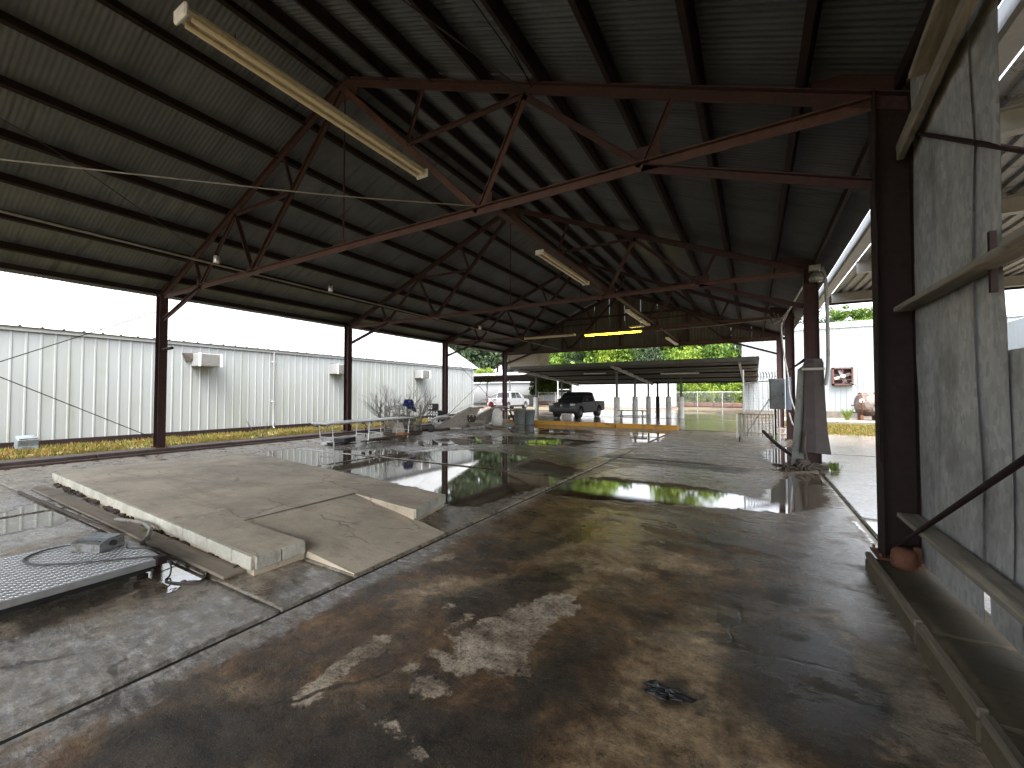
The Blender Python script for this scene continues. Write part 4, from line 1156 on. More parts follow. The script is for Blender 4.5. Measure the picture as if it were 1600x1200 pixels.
# ------------------------------------------------------------------ trees
def mat_tree(name, a, b_, c):
    return mat_leaf(name, [(.2, a), (.5, b_), (.8, c)], .55, .35)
M['leaf_mid'] = mat_tree('mid_green_leaf', (.022, .05, .010), (.075, .15, .022), (.19, .27, .035))
M['leaf_dark'] = mat_tree('dark_green_leaf', (.02, .036, .018), (.04, .068, .032), (.07, .10, .045))
M['leaf_lime'] = mat_tree('lime_green_leaf', (.07, .13, .015), (.16, .25, .025), (.28, .34, .05))
def crown_mesh(name, seed, nclump, leaf, mat, flat=1.0, per=110):
    g = np.random.default_rng(seed)
    allv = []; 
    for i in range(nclump):
        th = g.uniform(0, 6.283); ph = np.arccos(g.uniform(-.75, 1)); rr = g.uniform(.45, 1.0)
        c = np.array([math.cos(th) * math.sin(ph) * rr, math.sin(th) * math.sin(ph) * rr, math.cos(ph) * rr * flat])
        r = g.uniform(.16, .38)
        d = g.normal(size=(per, 3)); d /= np.linalg.norm(d, axis=1)[:, None]
        p = c + d * r * g.uniform(.6, 1.05, (per, 1)) * np.array([1, 1, .7])
        u = g.normal(size=(per, 3)); u /= np.linalg.norm(u, axis=1)[:, None]
        w = np.cross(u, g.normal(size=(per, 3))); w /= np.linalg.norm(w, axis=1)[:, None]
        s = leaf * g.uniform(.6, 1.4, (per, 1))
        q = np.stack([p - u * s, p + w * s * .6, p + u * s, p - w * s * .6], 1)
        allv.append(q.reshape(-1, 3))
    v = np.concatenate(allv); n = len(v) // 4
    me = bpy.data.meshes.new(name)
    me.vertices.add(len(v)); me.vertices.foreach_set('co', v.ravel())
    me.loops.add(4 * n); me.loops.foreach_set('vertex_index', np.arange(4 * n, dtype=np.int32))
    me.polygons.add(n); me.polygons.foreach_set('loop_start', np.arange(0, 4 * n, 4, dtype=np.int32)); me.polygons.foreach_set('loop_total', np.full(n, 4, np.int32))
    me.update(calc_edges=True); me.materials.append(mat)
    return me
CM = {k: [crown_mesh('crown', 11 + i + 10 * j, 60, .055, M[k], 1.0) for i in range(2)] for j, k in enumerate(('leaf_mid', 'leaf_dark', 'leaf_lime'))}
CM['far'] = [crown_mesh('crown', 91, 20, .045, M['leaf_dark'], .7, 60)]
tm = MB(); tm.poly([(0, 0, 0), (.1, .05, .35), (0, .1, .7), (.05, 0, 1.1)], [.09, .07, .05, .03], 8)
for a in range(5):
    th = a * 1.3; tm.poly([(0.03, .07, .5 + .08 * a), (.25 * math.cos(th), .25 * math.sin(th), .8 + .08 * a), (.5 * math.cos(th), .5 * math.sin(th), 1.15 + .05 * a)], [.035, .022, .01], 6)
trunk_src = tm.build('trunk', M['bark']); trunk_me = trunk_src.data; bpy.data.objects.remove(trunk_src)
def tree(x, y, r, h, kind, label, group=None, zc=None, i=0, name='tree'):
    t = thing(name, label, 'tree', (x, y, 0), rnd.uniform(0, 6.28), group)
    o = bpy.data.objects.new('crown', CM[kind][i % len(CM[kind])]); col.objects.link(o); o.parent = t
    zc = h - r * 1.0 if zc is None else zc
    o.location = (0, 0, zc); o.scale = (r, r, (h - zc))
    k = bpy.data.objects.new('trunk', trunk_me); col.objects.link(k); k.parent = t
    k.scale = (r * .5, r * .5, (zc + .3 * r) / 1.1); k.location = (0, 0, -.1)
    return t
W1 = 'green trees of the wood behind the chain link fence'
xs_ = np.linspace(-34, 2, 13)
for i, x in enumerate(xs_):
    tree(x + rnd.uniform(-1, 1), 70 + rnd.uniform(-2, 3), rnd.uniform(4.2, 6.0), (18.0 if x < -5 else 10.0) + rnd.uniform(-4.0, 3.0), ('leaf_lime', 'leaf_mid', 'leaf_dark', 'leaf_mid')[i % 4], 'leafy green tree in the wood behind the chain link fence', W1, None, i)
for i, x in enumerate(np.linspace(-12, 1, 8)):
    tree(x + rnd.uniform(-.6, .6), 63.5 + rnd.uniform(-1, 1), rnd.uniform(1.7, 2.5), rnd.uniform(3.2, 4.6), 'leaf_mid' if i % 2 else 'leaf_lime', 'leafy bush pressed against the chain link fence', 'bushes along the chain link fence', 1.6, i, 'bush')
for i, x in enumerate(np.linspace(-32, 1, 12)):
    tree(x + rnd.uniform(-.8, .8), 66.5 + rnd.uniform(-1, 1), rnd.uniform(2.6, 3.6), rnd.uniform(8.5, 11.5), ('leaf_lime', 'leaf_mid', 'leaf_dark', 'leaf_mid')[(i * 7) % 4], 'young leafy tree at the front of the wood behind the chain link fence', 'young trees at the front of the wood', 5.2, i)
for i, (x, y, h) in enumerate(((-92, 80, 27), (-82, 90, 29), (-72, 84, 26), (-63, 88, 29), (-54, 86, 25), (-45, 90, 27), (-38, 94, 25))):
    tree(x, y, 8.5, h, 'leaf_dark', 'tall dark green tree beyond the low canopy behind the left building', 'dark trees behind the far canopy', h * .56, i)
tree(-37.0, 55.5, 1.9, 5.9, 'leaf_lime', 'bright lime green young tree beside the low canopy behind the white pickup', None, 4.6, 0)
tree(9.3, 62, 2.0, 12.2, 'leaf_mid', 'round green treetop rising over the right white building', None, None, 1)
tree(11.9, 61, 1.9, 11.6, 'leaf_mid', 'green treetop over the right white building, next to the nearest right column', None, None, 0)
tt = tree(6.3, 60, 2.3, 12.8, 'far', 'sparse thin leaved treetop over the right white building beside the gutter', None, None, 0)

# ------------------------------------------------------------------ raised concrete pad with a ramp cut into it
pad = thing('concrete_pad', 'low raised tan concrete pad with a notch and ramp in the floor', 'platform', (-7.2, 3.3, 0))
ZP = .175
PADP = [(-11.1, 2.36), (-3.82, 2.04), (-3.80, 2.50), (-4.95, 2.55), (-5.0, 4.05), (-3.66, 3.86), (-3.84, 4.66), (-11.0, 5.65)]
b = MB(); b.prism(PADP, -.03, ZP); b.build('slab', M['pad'], pad)
def edge_blocks(p, q, n, th=.035, h=.115, lens=None):
    p, q = Vector((*p, 0)), Vector((*q, 0)); d = (q - p); L = d.length; d.normalize(); nrm = Vector((d.y, -d.x, 0))
    cuts = lens or [i / n for i in range(n + 1)]
    for a, c in zip(cuts[:-1], cuts[1:]):
        m0 = p + d * L * a; m1 = p + d * L * c
        b = MB(); b.bar(m0 + d * .006 + nrm * th * .3 + Vector((0, 0, ZP - h / 2 - .001 + rnd.uniform(-.003, .002))), m1 - d * .006 + nrm * th * .3 + Vector((0, 0, ZP - h / 2 - .001 + rnd.uniform(-.003, .002))), th, h, (0, 0, 1), 0, .006)
        b.build('edge_block', M['pad_edge'], pad)
edge_blocks((-11.1, 2.36), (-3.82, 2.04), 7, lens=[0, .42, .60, .71, .80, .88, .95, 1.0])
edge_blocks((-3.82, 2.04), (-3.80, 2.50), 2)
edge_blocks((-3.66, 3.86), (-3.84, 4.66), 1)
b = MB(); b.add([(-4.97, 2.56, ZP - .004), (-3.08, 2.50, .012), (-3.08, 3.76, .012), (-3.7, 3.9, .05), (-5.0, 4.04, ZP - .004), (-4.97, 2.56, -.03), (-3.08, 2.50, -.03), (-3.08, 3.76, -.03), (-3.7, 3.9, -.03), (-5.0, 4.04, -.03)],
    [(0, 1, 2, 3, 4), (1, 6, 7, 2), (0, 5, 6, 1), (2, 7, 8, 3), (3, 8, 9, 4)]); b.build('ramp', M['pad'], pad)
b = MB(); b.box((-4.985, 3.3, ZP + .002), (.03, 1.5, .012)); b.build('ramp_seam', M['kerb'], pad)
# dirt packed along the foot of the pad
b = MB()
for i in range(70):
    x = rnd.uniform(-10.9, -3.9); yy = 2.36 - (x + 11.1) / 7.28 * .32 - rnd.uniform(.0, .06); s = rnd.uniform(.015, .05)
    b.box((x, yy, s * .3), (s * 2.2, s, s), Matrix.Rotation(rnd.uniform(0, 3), 3, 'Z') @ Matrix.Rotation(rnd.uniform(-.4, .4), 3, 'X'))
tag(b.build('rubble', M['debris'], pad), kind='stuff')
b = MB(); b.bar((-10.5, 2.06, .018), (-3.95, 1.95, .018), .19, .03, (0, 0, 1), 0, .008)
tag(b.build('plank', M['wood_x']), 'long grey wooden plank lying on the floor along the raised pad', 'plank')
b = MB(); b.bar((-10.3, 1.80, .025), (-6.2, 1.84, .025), .03, .03, (0, 0, 1), 0, .006)
tag(b.build('batten', M['wood_dark']), 'thin wet batten on the floor beside the long plank', 'batten')
b = MB(); b.poly([(-6.95, 2.02, .03), (-6.6, 2.03, .07), (-6.15, 2.04, .10), (-5.85, 2.0, .10), (-5.7, 1.93, .06), (-5.66, 1.86, .02)], .022, 8)
tag(b.build('hose', M['cage']), 'short bent grey hose end lying between pad and floor scale', 'hose')

# ------------------------------------------------------------------ floor scale with read-out
fs = thing('floor_scale', 'low steel floor scale with a diamond plate deck in the left foreground', 'scale', (-5.15, .95, 0))
SX0, SX1, SY0, SY1, SZ = -5.78, -4.54, -.15, 1.655, .155
b = MB(); b.box(((SX0 + SX1) / 2, (SY0 + SY1) / 2, SZ - .0275), (SX1 - SX0, SY1 - SY0, .055), None, .004); b.build('deck', M['zinc_white'], fs)
b = MB()
ii = 0
y = SY0 + .03
while y < SY1 - .02:
    x = SX0 + .03 + (.019 if ii % 2 else 0)
    k = ii
    while x < SX1 - .02:
        a = R(40) if k % 2 else R(-40)
        l_, w_ = .015, .0042; c_, s_ = math.cos(a), math.sin(a)
        p = [Vector((x + c_ * u - s_ * v, y + s_ * u + c_ * v, SZ)) for u, v in ((-l_, 0), (0, -w_), (l_, 0), (0, w_))]
        top = [Vector((x + c_ * u * .5 - s_ * v * .4, y + s_ * u * .5 + c_ * v * .4, SZ + .003)) for u, v in ((-l_, 0), (0, -w_), (l_, 0), (0, w_))]
        b.add(p + top, [(4, 5, 6, 7), (0, 1, 5, 4), (1, 2, 6, 5), (2, 3, 7, 6), (3, 0, 4, 7)])
        x += .038; k += 1
    y += .022; ii += 1
tag(b.build('tread', M['alu'], fs), kind='stuff')
b = MB(); b.box(((SX0 + SX1) / 2, (SY0 + SY1) / 2, .072), (SX1 - SX0 - .12, SY1 - SY0 - .14, .05)); b.build('frame', M['black'], fs)
for x in (SX0 + .1, SX1 - .1):
    for y in (SY0 + .12, SY1 - .12):
        b = MB(); b.lathe([(0.0, 0), (.04, 0), (.04, .02), (.02, .025), (.02, .06)], (x, y, 0.004), 'Z', 12); b.build('foot', M['dark_steel'], fs)
b = MB(); b.box((SX1 - .03, SY1 - .02, SZ - .02), (.09, .09, .07), None, .01); b.build('corner_box', M['dark_steel'], fs)
ind = thing('scale_indicator', 'grey metal scale read-out box lying on the diamond plate deck', 'read-out', (-5.33, 1.43, SZ + .003), R(24))
ZI = 0
b = MB(); b.prism([(-.11, 0), (.11, 0), (.11, .075), (.05, .105), (-.11, .105)], -.15, .15, lambda x, z, y: (y, -x, z + .002)); b.build('case', M['galv_dull'], ind, base=Z3)
b = MB(); b.box((0, -.083, .095), (.25, .055, .006), Matrix.Rotation(R(-26), 3, 'X')); b.build('display', M['black'], ind, base=Z3)
for q in (-1, 1):
    b = MB(); b.tube((q * .15, 0, .06), (q * .175, 0, .06), .025, 10); b.build('knob', M['black'], ind, base=Z3)
b = MB(); b.box((0, .03, .109), (.3, .1, .008)); b.build('lid', M['panel_grey'], ind, base=Z3)
b = MB()
pts = [(-5.5, 1.36, .19), (-5.62, 1.28, .175), (-5.66, 1.14, .165), (-5.5, 1.0, .165), (-5.25, 1.02, .165), (-5.0, 1.2, .165), (-4.86, 1.35, .165), (-4.72, 1.5, .165), (-4.6, 1.62, .16), (-4.5, 1.68, .1), (-4.44, 1.66, .02), (-4.36, 1.6, .012), (-4.2, 1.64, .012), (-4.1, 1.75, .012), (-4.25, 1.86, .012), (-4.42, 1.9, .012)]
def smooth(pts, n=6):
    out = []
    P_ = [Vector(p) for p in pts]; P_ = [P_[0]] + P_ + [P_[-1]]
    for i in range(1, len(P_) - 2):
        for k in range(n):
            t = k / n
            a, b_, c, d = P_[i - 1], P_[i], P_[i + 1], P_[i + 2]
            out.append(.5 * ((2 * b_) + (c - a) * t + (2 * a - 5 * b_ + 4 * c - d) * t * t + (3 * b_ - a - 3 * c + d) * t ** 3))
    out.append(P_[-2]); return out
b.poly(smooth(pts), .007, 6); tag(b.build('cable', M['cable']), 'black cable looping off the scale read-out over the deck to the floor', 'cable')
b = MB(); b.poly(smooth([(-5.2, 1.6, .165), (-5.05, 1.56, .168), (-4.9, 1.66, .165), (-4.85, 1.75, .08), (-4.7, 1.85, .02), (-4.5, 1.8, .012)]), .006, 6)
tag(b.build('cable', M['cable']), 'short black cable behind the read-out dropping off the far edge of the scale', 'cable')

# ------------------------------------------------------------------ lamps
def fixture(x, y, z, length, rz, label, lit=False, tubes=2):
    t = thing('tube_light', label, 'light', (x, y, z), rz, 'tube lights hung under the trusses')
    b = MB(); b.prism([(-.055, .075), (.055, .075), (.085, .028), (-.085, .028)], -length / 2, length / 2, lambda a, c, d: (a, d, c)); b.build('housing', M['cream'], t, base=Z3)
    for s in ((-1, 1) if tubes == 2 else (0,)):
        b = MB(); b.tube((s * .048, -length / 2 + .04, .004), (s * .048, length / 2 - .04, .004), .019, 10)
        b.build('lamp_tube', M['lit_tube'] if lit else M['tube'], t, base=Z3)
    for s in (-1, 1):
        b = MB(); b.box((0, s * (length / 2 + .008), .032), (.18, .03, .10), None, .012); b.build('end_cap', M['white_plastic'], t, base=Z3)
        b = MB(); b.tube((0, s * length * .36, .075), (0, s * length * .36, .15), .006, 5); b.build('hanger', M['dark_steel'], t, base=Z3)
    return t
lt = NT('lit_yellow_tube'); M['lit_tube'] = lt.out((.8, .7, .1), .4, 0, None, (1.0, .80, .012), 5.0)
fixture(-3.47, 2.53, 4.27, 2.46, 0, 'big dusty twin tube light hanging nearest above the camera')
fixture(-3.47, 8.25, 4.27, 2.5, 0, 'unlit twin tube light between the first and second truss')
fixture(-3.47, 14.1, 4.27, 1.5, 0, 'unlit tube light under the third bay, nearer of its pair')
fixture(-3.47, 15.75, 4.27, 1.2, 0, 'short unlit tube light just past its pair in the third bay')
fixture(-3.47, 21.9, 4.24, 2.7, 0, 'farthest unlit tube light in line, by the far gable')
fixture(-8.1, 17.3, 4.24, 2.5, R(90), 'unlit tube light set crosswise left of the glowing yellow one')
fixture(-5.2, 17.5, 4.22, 2.45, R(90), 'glowing yellow tube light set crosswise under the roof', True)
b = MB(); b.box((-4.0, 16.8, 4.33), (.55, .3, .04), None, .015); tag(b.build('lamp_reflector', M['white_paint']), 'small white reflector plate by the right end of the glowing yellow light', 'reflector')
# conduits and jar lamps on the left
b = MB(); b.tube((-9.72, -3, HE - .02), (-10.3, YT[-1], HE - .02), .022, 7); tag(b.build('conduit', M['wire_pale']), 'long pale conduit running under the trusses on the left', 'conduit')
for i, (y, lab) in enumerate(((4.4, 'nearest grey jar lamp on the left conduit'), (7.2, 'grey jar lamp on the left conduit just past the first truss'), (14.6, 'farthest small grey jar lamp on the left conduit'))):
    x = -9.72 - .58 * (y + 3) / (YT[-1] + 3)
    t = thing('jar_lamp', lab, 'lamp', (x, y, HE), 0, 'jar lamps on the left conduit')
    b = MB(); b.lathe([(0, .0), (.05, .0), (.062, .02), (.062, .15), (.05, .17), (0, .17)], (x, y, HE + .0), 'Z', 14); b.build('jar', M['alu'], t)
    b = MB(); b.lathe([(0, 0), (.03, 0), (.03, .05), (0, .05)], (x, y, HE + .17), 'Z', 10); b.build('cap', M['dark_steel'], t)
b = MB(); b.poly(smooth([(-8.6, .3, 4.42), (-7.7, 1.13, 4.40), (-6.27, 2.49, 4.385), (-5.0, 3.75, 4.40), (-3.6, 5.05, 4.45)]), .010, 6); tag(b.build('wire', M['wire_pale']), 'pale sagging wire strung across to the first truss', 'wire')
b = MB(); b.poly(smooth([(-9.9, -.4, 6.1), (-10.1, 1.5, 5.9), (-10.6, 3.2, 5.4), (-11.2, 4.9, 4.8)]), .008, 5); tag(b.build('wire', M['cable']), 'thin black wire slung under the left roof slope', 'wire')
b = MB(); b.poly([(-2.6, Y0, 5.75), (-3.6, 2.6, 6.1), (-4.8, .3, 6.5)], .012, 5); tag(b.build('wire', M['cable']), 'dark wire running up from the first truss to the right roof slope', 'wire')
b = MB(); b.tube((-2.62, Y0 - .02, 5.9), (-2.62, Y0 - .6, 6.05), .01, 6); b.poly([(-2.62, Y0, 5.95), (-2.63, 3, 5.98)], .008, 5); tag(b.build('conduit', M['dark_steel']), 'short thin conduit on top of the first truss', 'conduit')
b = MB(); b.poly(smooth([(1.0, 17.2, 4.3), (.5, 17.3, 4.28), (-1.5, 17.4, 4.22), (-3.4, 17.5, 4.2)]), .02, 6); tag(b.build('conduit', M['wire_pale']), 'pale conduit crossing from the right columns to the yellow light', 'conduit')

# ------------------------------------------------------------------ right columns: wrapped one, boxes, cables
wr = thing('sheet_wrap', 'dark sheet metal wrapped round the second right column', 'cladding', (XR, 11.2, 0))
b = MB(); prof = [(2.38, .14, .10), (2.30, .17, .14), (1.5, .19, .16), (.8, .22, .18), (.35, .26, .2), (.33, .26, .2)]
vs_ = []; fs_ = []
for (z, hx, hy) in prof:
    for sx, sy in ((-1, -1), (0, -1.15), (1, -1), (1.05, 0), (1, 1), (0, 1), (-1, 1), (-1.0, 0)):
        vs_.append((XR + .02 + sx * hx + rnd.uniform(-.012, .012), Y0 + BAY + sy * hy, z + rnd.uniform(-.02, .02)))
for i in range(len(prof) - 1):
    for k in range(8): fs_.append((i * 8 + k, i * 8 + (k + 1) % 8, (i + 1) * 8 + (k + 1) % 8, (i + 1) * 8 + k))
b.add(vs_, [f[::-1] for f in fs_]); b.build('sheet', M['dark_sheet'], wr)
b = MB(); b.box((XR, Y0 + BAY - .19, 2.16), (.42, .02, .05)); b.tube((XR - .2, Y0 + BAY - .17, .75), (XR + .2, Y0 + BAY - .17, .75), .012, 6); b.build('strap', M['cage'], wr)
b = MB(); b.add([(.98, 11.0, 2.32), (.62, 11.0, 2.08), (.70, 11.05, 2.16), (1.0, 11.1, 2.42)], [(0, 1, 2, 3), (3, 2, 1, 0)]); b.build('bent_flap', M['dark_sheet'], wr)
b = MB(); b.add([(.86, 11.08, 2.16), (1.02, 11.16, 2.30), (1.0, 11.2, .05), (.70, 11.0, .02), (.86, 11.095, 2.16), (1.02, 11.175, 2.30), (1.0, 11.215, .05), (.70, 11.015, .02)], [(0, 3, 2, 1), (4, 5, 6, 7), (0, 4, 7, 3), (0, 1, 5, 4), (3, 7, 6, 2), (1, 2, 6, 5)])
tag(b.build('leaning_sheet', M['tarp_green']), 'grey green metal sheet leaning against the wrapped right column', 'sheet')
b = MB(); b.poly(smooth([(XR + .18, 11.05, 4.35), (XR + .24, 11.0, 4.0), (XR + .26, 11.0, 3.0), (XR + .25, 11.0, 2.2), (XR + .2, 11.0, 1.8)]), .035, 8); tag(b.build('flex_conduit', M['galv_dull']), 'grey flexible conduit curving down the wrapped right column', 'conduit')
b = MB(); b.lathe([(.0, 0), (.12, 0), (.14, .06), (.10, .16), (.05, .2), (0, .2)], (XR + .08, 11.0, 4.05), 'Z', 12); b.box((XR + .05, 11.0, 4.34), (.2, .14, .12)); tag(b.build('junction_box', M['galv_dull']), 'grey junction box near the top of the wrapped right column', 'box')
bx = thing('electrical_panel', 'dark grey electrical panel box hung by the third right column', 'panel', (.76, 17.0, 1.1))
b = MB(); b.box((.72, 17.02, 1.63), (.46, .20, 1.05), None, .02); b.build('case', M['panel_grey'], bx)
b = MB(); b.box((.72, 16.91, 1.63), (.40, .02, .97), None, .008); b.build('door', M['panel_grey'], bx)
b = MB(); b.box((.88, 16.89, 1.6), (.03, .03, .1)); b.build('latch', M['black'], bx)
b = MB(); b.tube((.66, 17.04, .02), (.66, 17.04, 1.1), .03, 8); b.build('conduit', M['dark_steel'], bx)
bb = thing('electrical_panel', 'narrow blue grey electrical box beside the darker panel', 'panel', (1.03, 16.7, 1.1))
b = MB(); b.box((1.03, 16.68, 1.64), (.13, .3, 1.1), None, .015); b.build('case', M['panel_blue'], bb)
b = MB(); b.box((1.03, 16.525, 1.64), (.10, .02, 1.0)); b.build('door', M['panel_blue'], bb)
b = MB(); b.poly(smooth([(1.0, 16.6, 4.3), (.85, 16.5, 3.9), (.9, 16.45, 3.0), (1.0, 16.42, 2.3), (1.05, 16.4, 1.6), (1.22, 16.4, .95), (1.3, 16.4, .75), (1.26, 16.4, .6), (1.12, 16.4, .62), (1.02, 16.4, 1.0)]), .022, 7)
tag(b.build('cable', M['white_plastic']), 'white cable looping down past the electrical boxes', 'cable')
b = MB()
for o_ in ((0, 0), (.12, .25), (-.1, .5)):
    b.poly(smooth([(.62 + o_[0], 16.0 + o_[1], 4.28), (.72 + o_[0], 15.3 + o_[1], 3.9), (.95, 14.2 + o_[1], 4.1), (1.1, 12.5 + o_[1], 4.3), (1.15, 11.4, 4.25)]), .02, 6)
tag(b.build('cable_bundle', M['galv_dull']), 'bundle of grey cables drooping between the right columns', 'cable')
b = MB(); b.poly(smooth([(.25, 14.6, .5), (.5, 13.2, .3), (.85, 11.6, .12), (.95, 11.2, .05)]), .045, 8); tag(b.build('pipe', M['dark_steel']), 'dark pipe leaning from the floor toward the wrapped column', 'pipe')
b = MB()
for i in range(16):
    a = rnd.uniform(0, 6.28); x, y = .78 + rnd.uniform(-.25, .2), 10.75 + rnd.uniform(-.3, .25)
    l_ = rnd.uniform(.15, .45)
    b.poly([(x, y, .02), (x + .5 * l_ * math.cos(a), y + .5 * l_ * math.sin(a), .06 + rnd.uniform(0, .1)), (x + l_ * math.cos(a), y + l_ * math.sin(a), .02 + rnd.uniform(0, .05))], [.02, .028, .012], 6)
b.box((.9, 10.8, .12), (.22, .2, .2), Matrix.Rotation(.4, 3, 'Z'), .03); b.poly([(1.0, 10.85, .0), (.93, 10.9, .45), (.96, 10.95, .8)], .035, 7)
tag(b.build('scrap_heap', M['debris']), 'dark heap of scrap and hose at the foot of the wrapped column', 'scrap')
b = MB(); b.box((XR, 11.26, .05), (.5, .5, .1), None, .02); tag(b.build('column_footing', M['kerb']), 'mossy concrete footing under the wrapped right column', 'footing')
def tuft(x, y, n, h, lab):
    b = MB()
    for i in range(n):
        a = rnd.uniform(0, 6.28); r = rnd.uniform(0, .09); l_ = rnd.uniform(.4, 1) * h; q = rnd.uniform(0, 6.28)
        px0, py0 = x + r * math.cos(a), y + r * math.sin(a); w = .006
        tx, ty = px0 + .5 * l_ * math.cos(q), py0 + .5 * l_ * math.sin(q)
        b.add([(px0 - w, py0, 0), (px0 + w, py0, 0), ((px0 + tx) / 2 + w, (py0 + ty) / 2, l_ * .7), (tx, ty, l_)], [(0, 1, 2, 3)])
    return tag(b.build('weed', M['grass_green']), lab, 'weed')
M['grass_green'] = mat_leaf('fresh_grass', [(.2, (.06, .11, .02)), (.7, (.2, .26, .05))], .6, 2)
tuft(1.46, 10.95, 60, .22, 'green weed tuft beside the footing of the wrapped column')
tuft(.6, 16.9, 40, .3, 'green weed growing by the electrical panel post')
tuft(5.15, 33.4, 60, .8, 'leafy green weed at the left of the rusty tank')
tuft(-6.05, 2.04, 40, .08, 'tiny dark weed in the gap along the concrete pad')

# ------------------------------------------------------------------ wire cage cart and gate frame by the third column
ct = thing('wire_cart', 'low wire mesh cage cart on casters by the right columns', 'cart', (.02, 16.4, 0))
X0_, X1_, Y0_, Y1_, Za, Zb = -.5, .58, 16.15, 16.95, .16, .92
def wirebox(x0, x1, y0, y1, z0, z1, st, r=.008):
    b = MB()
    n = max(1, int((x1 - x0) / st)); m = max(1, int((y1 - y0) / st)); k = max(1, int((z1 - z0) / st))
    for i in range(n + 1):
        x = x0 + (x1 - x0) * i / n
        for y in (y0, y1): b.tube((x, y, z0), (x, y, z1), r, 4, cap=False)
        b.tube((x, y0, z0), (x, y1, z0), r, 4, cap=False)
    for j in range(m + 1):
        y = y0 + (y1 - y0) * j / m
        for x in (x0, x1): b.tube((x, y, z0), (x, y, z1), r, 4, cap=False)
    for q in range(k + 1):
        z = z0 + (z1 - z0) * q / k
        for y in (y0, y1): b.tube((x0, y, z), (x1, y, z), r, 4, cap=False)
        for x in (x0, x1): b.tube((x, y0, z), (x, y1, z), r, 4, cap=False)
    return b
wirebox(X0_, X1_, Y0_, Y1_, Za, Zb, .1).build('cage', M['cage'], ct)
b = MB()
for x in (X0_, X1_):
    for y in (Y0_, Y1_): b.tube((x, y, .12), (x, y, Zb + .02), .016, 6)
b.build('corner_post', M['alu'], ct)
for x in (X0_ + .08, X1_ - .08):
    for y in (Y0_ + .06, Y1_ - .06):
        b = MB(); b.lathe([(0, -.018), (.05, -.018), (.055, 0), (.05, .018), (0, .018)], (x, y, .055), 'X', 12); w = b.build('caster', M['rubber'], ct)
        b = MB(); b.box((x, y, .115), (.05, .06, .04)); b.build('fork', M['dark_steel'], w)
gf = thing('gate_frame', 'bare metal gate frame with a diagonal brace standing behind the wire cart', 'gate', (.2, 17.1, 0))
b = MB(); b.tube((-.3, 17.1, 0), (-.3, 17.1, 2.5), .028, 7); b.tube((-.3, 17.1, 2.02), (.8, 17.1, 2.1), .02, 7); b.tube((.78, 17.1, 0), (.78, 17.1, 2.1), .02, 6); b.build('frame', M['alu'], gf)
b = MB(); b.tube((-.28, 17.1, .1), (.55, 17.1, 1.55), .022, 6); b.build('diagonal_brace', M['alu'], gf)
b = MB()
for i in range(12): b.tube((-.26 + i * .09, 17.12, .08), (-.26 + i * .09, 17.12, 2.0), .004, 4, cap=False)
for i in range(20): b.tube((-.28, 17.12, .1 + i * .1), (.76, 17.12, .1 + i * .1), .004, 4, cap=False)
b.build('wire_mesh', M['alu'], gf)
b = MB(); 
for i in range(12):
    x = -.2 + i * .085; b.poly([(x, 17.1, 2.1), (x + .03, 17.08, 2.3 + rnd.uniform(0, .1)), (x - .02, 17.1, 2.42), (x + .05, 17.12, 2.2)], .01, 5)
tag(b.build('coiled_wire', M['rust']), 'rusty coiled wire along the top of the gate frame', 'wire')

# ------------------------------------------------------------------ yellow kerb beams, cans, picnic tables
yb = [((-12.3, 20.1, 'short yellow concrete parking beam left of the grey bins'), 2.3), ((-8.15, 20.08, 'long yellow concrete parking beam in front of the black pickup'), 4.6), ((-4.35, 20.03, 'yellow concrete parking beam at the right end of the row'), 2.8)]
for (x, y, lab), L in yb:
    b = MB(); b.prism([(-.16, 0), (.16, 0), (.13, .17), (.09, .2), (-.09, .2), (-.13, .17)], -L / 2, L / 2, lambda a, c, d: (x + d, y + a, c)); tag(b.build('parking_beam', M['yellow']), lab, 'parking beam', 'yellow parking beams along the end of the shed')
def bin_(x, y, r, h, m, lab):
    t = thing('trash_bin', lab, 'bin', (x, y, 0), 0, 'grey bins by the parking beams')
    b = MB(); b.lathe([(0, .01), (r * .78, .01), (r * .80, .04), (r * .97, h - .08), (r * 1.04, h - .07), (r * 1.04, h), (r * .97, h), (r * .9, h - .06), (r * .75, .05), (0, .05)], (x, y, 0), 'Z', 22); b.build('body', M[m], t)
    for s in (-1, 1):
        b = MB(); b.box((x + s * r * 1.02, y, h - .14), (.05, .14, .06), None, .01); b.build('handle', M[m], t)
bin_(-10.72, 19.2, .33, .86, 'grey_plastic', 'nearer grey plastic bin standing by the yellow beams')
bin_(-10.32, 19.55, .31, .80, 'panel_grey', 'darker grey bin half hidden behind the nearer one')
def picnic(x, y, rz, m, m2, lab):
    t = thing('picnic_table', lab, 'table', (x, y, 0), rz)
    for i in range(4):
        b = MB(); b.box((0, -.28 + .187 * i, .74), (1.55, .17, .035), None, .006); b.build('top_plank', M[m], t, base=Z3)
    for s in (-1, 1):
        b = MB(); b.box((0, s * .68, .44), (1.55, .24, .035), None, .006); b.build('seat', M[m], t, base=Z3)
    for q in (-.55, .55):
        for s in (-1, 1):
            b = MB(); b.bar((q, s * .62, 0), (q, s * .12, .72), .06, .07, (1, 0, 0)); b.build('leg', M[m2], t, base=Z3)
        b = MB(); b.box((q + .05, 0, .40), (.04, 1.5, .07)); b.build('crossbar', M[m2], t, base=Z3)
    return t
picnic(-5.65, 22.5, R(12), 'cage', 'alu', 'grey picnic table under the carport edge')
picnic(-12.0, 19.35, R(-10), 'pale_red', 'pale_red', 'faded red picnic table behind the junk by the left column')
b = MB(); b.lathe([(0, 0), (.16, .02), (.2, .1), (.1, .2), (0, .22)], (-12.2, 19.3, .76), 'Z', 10); b.box((-11.9, 19.3, .80), (.3, .2, .08), None, .03); tag(b.build('white_sack', M['white_plastic']), 'small white sack on the faded red picnic table', 'sack')

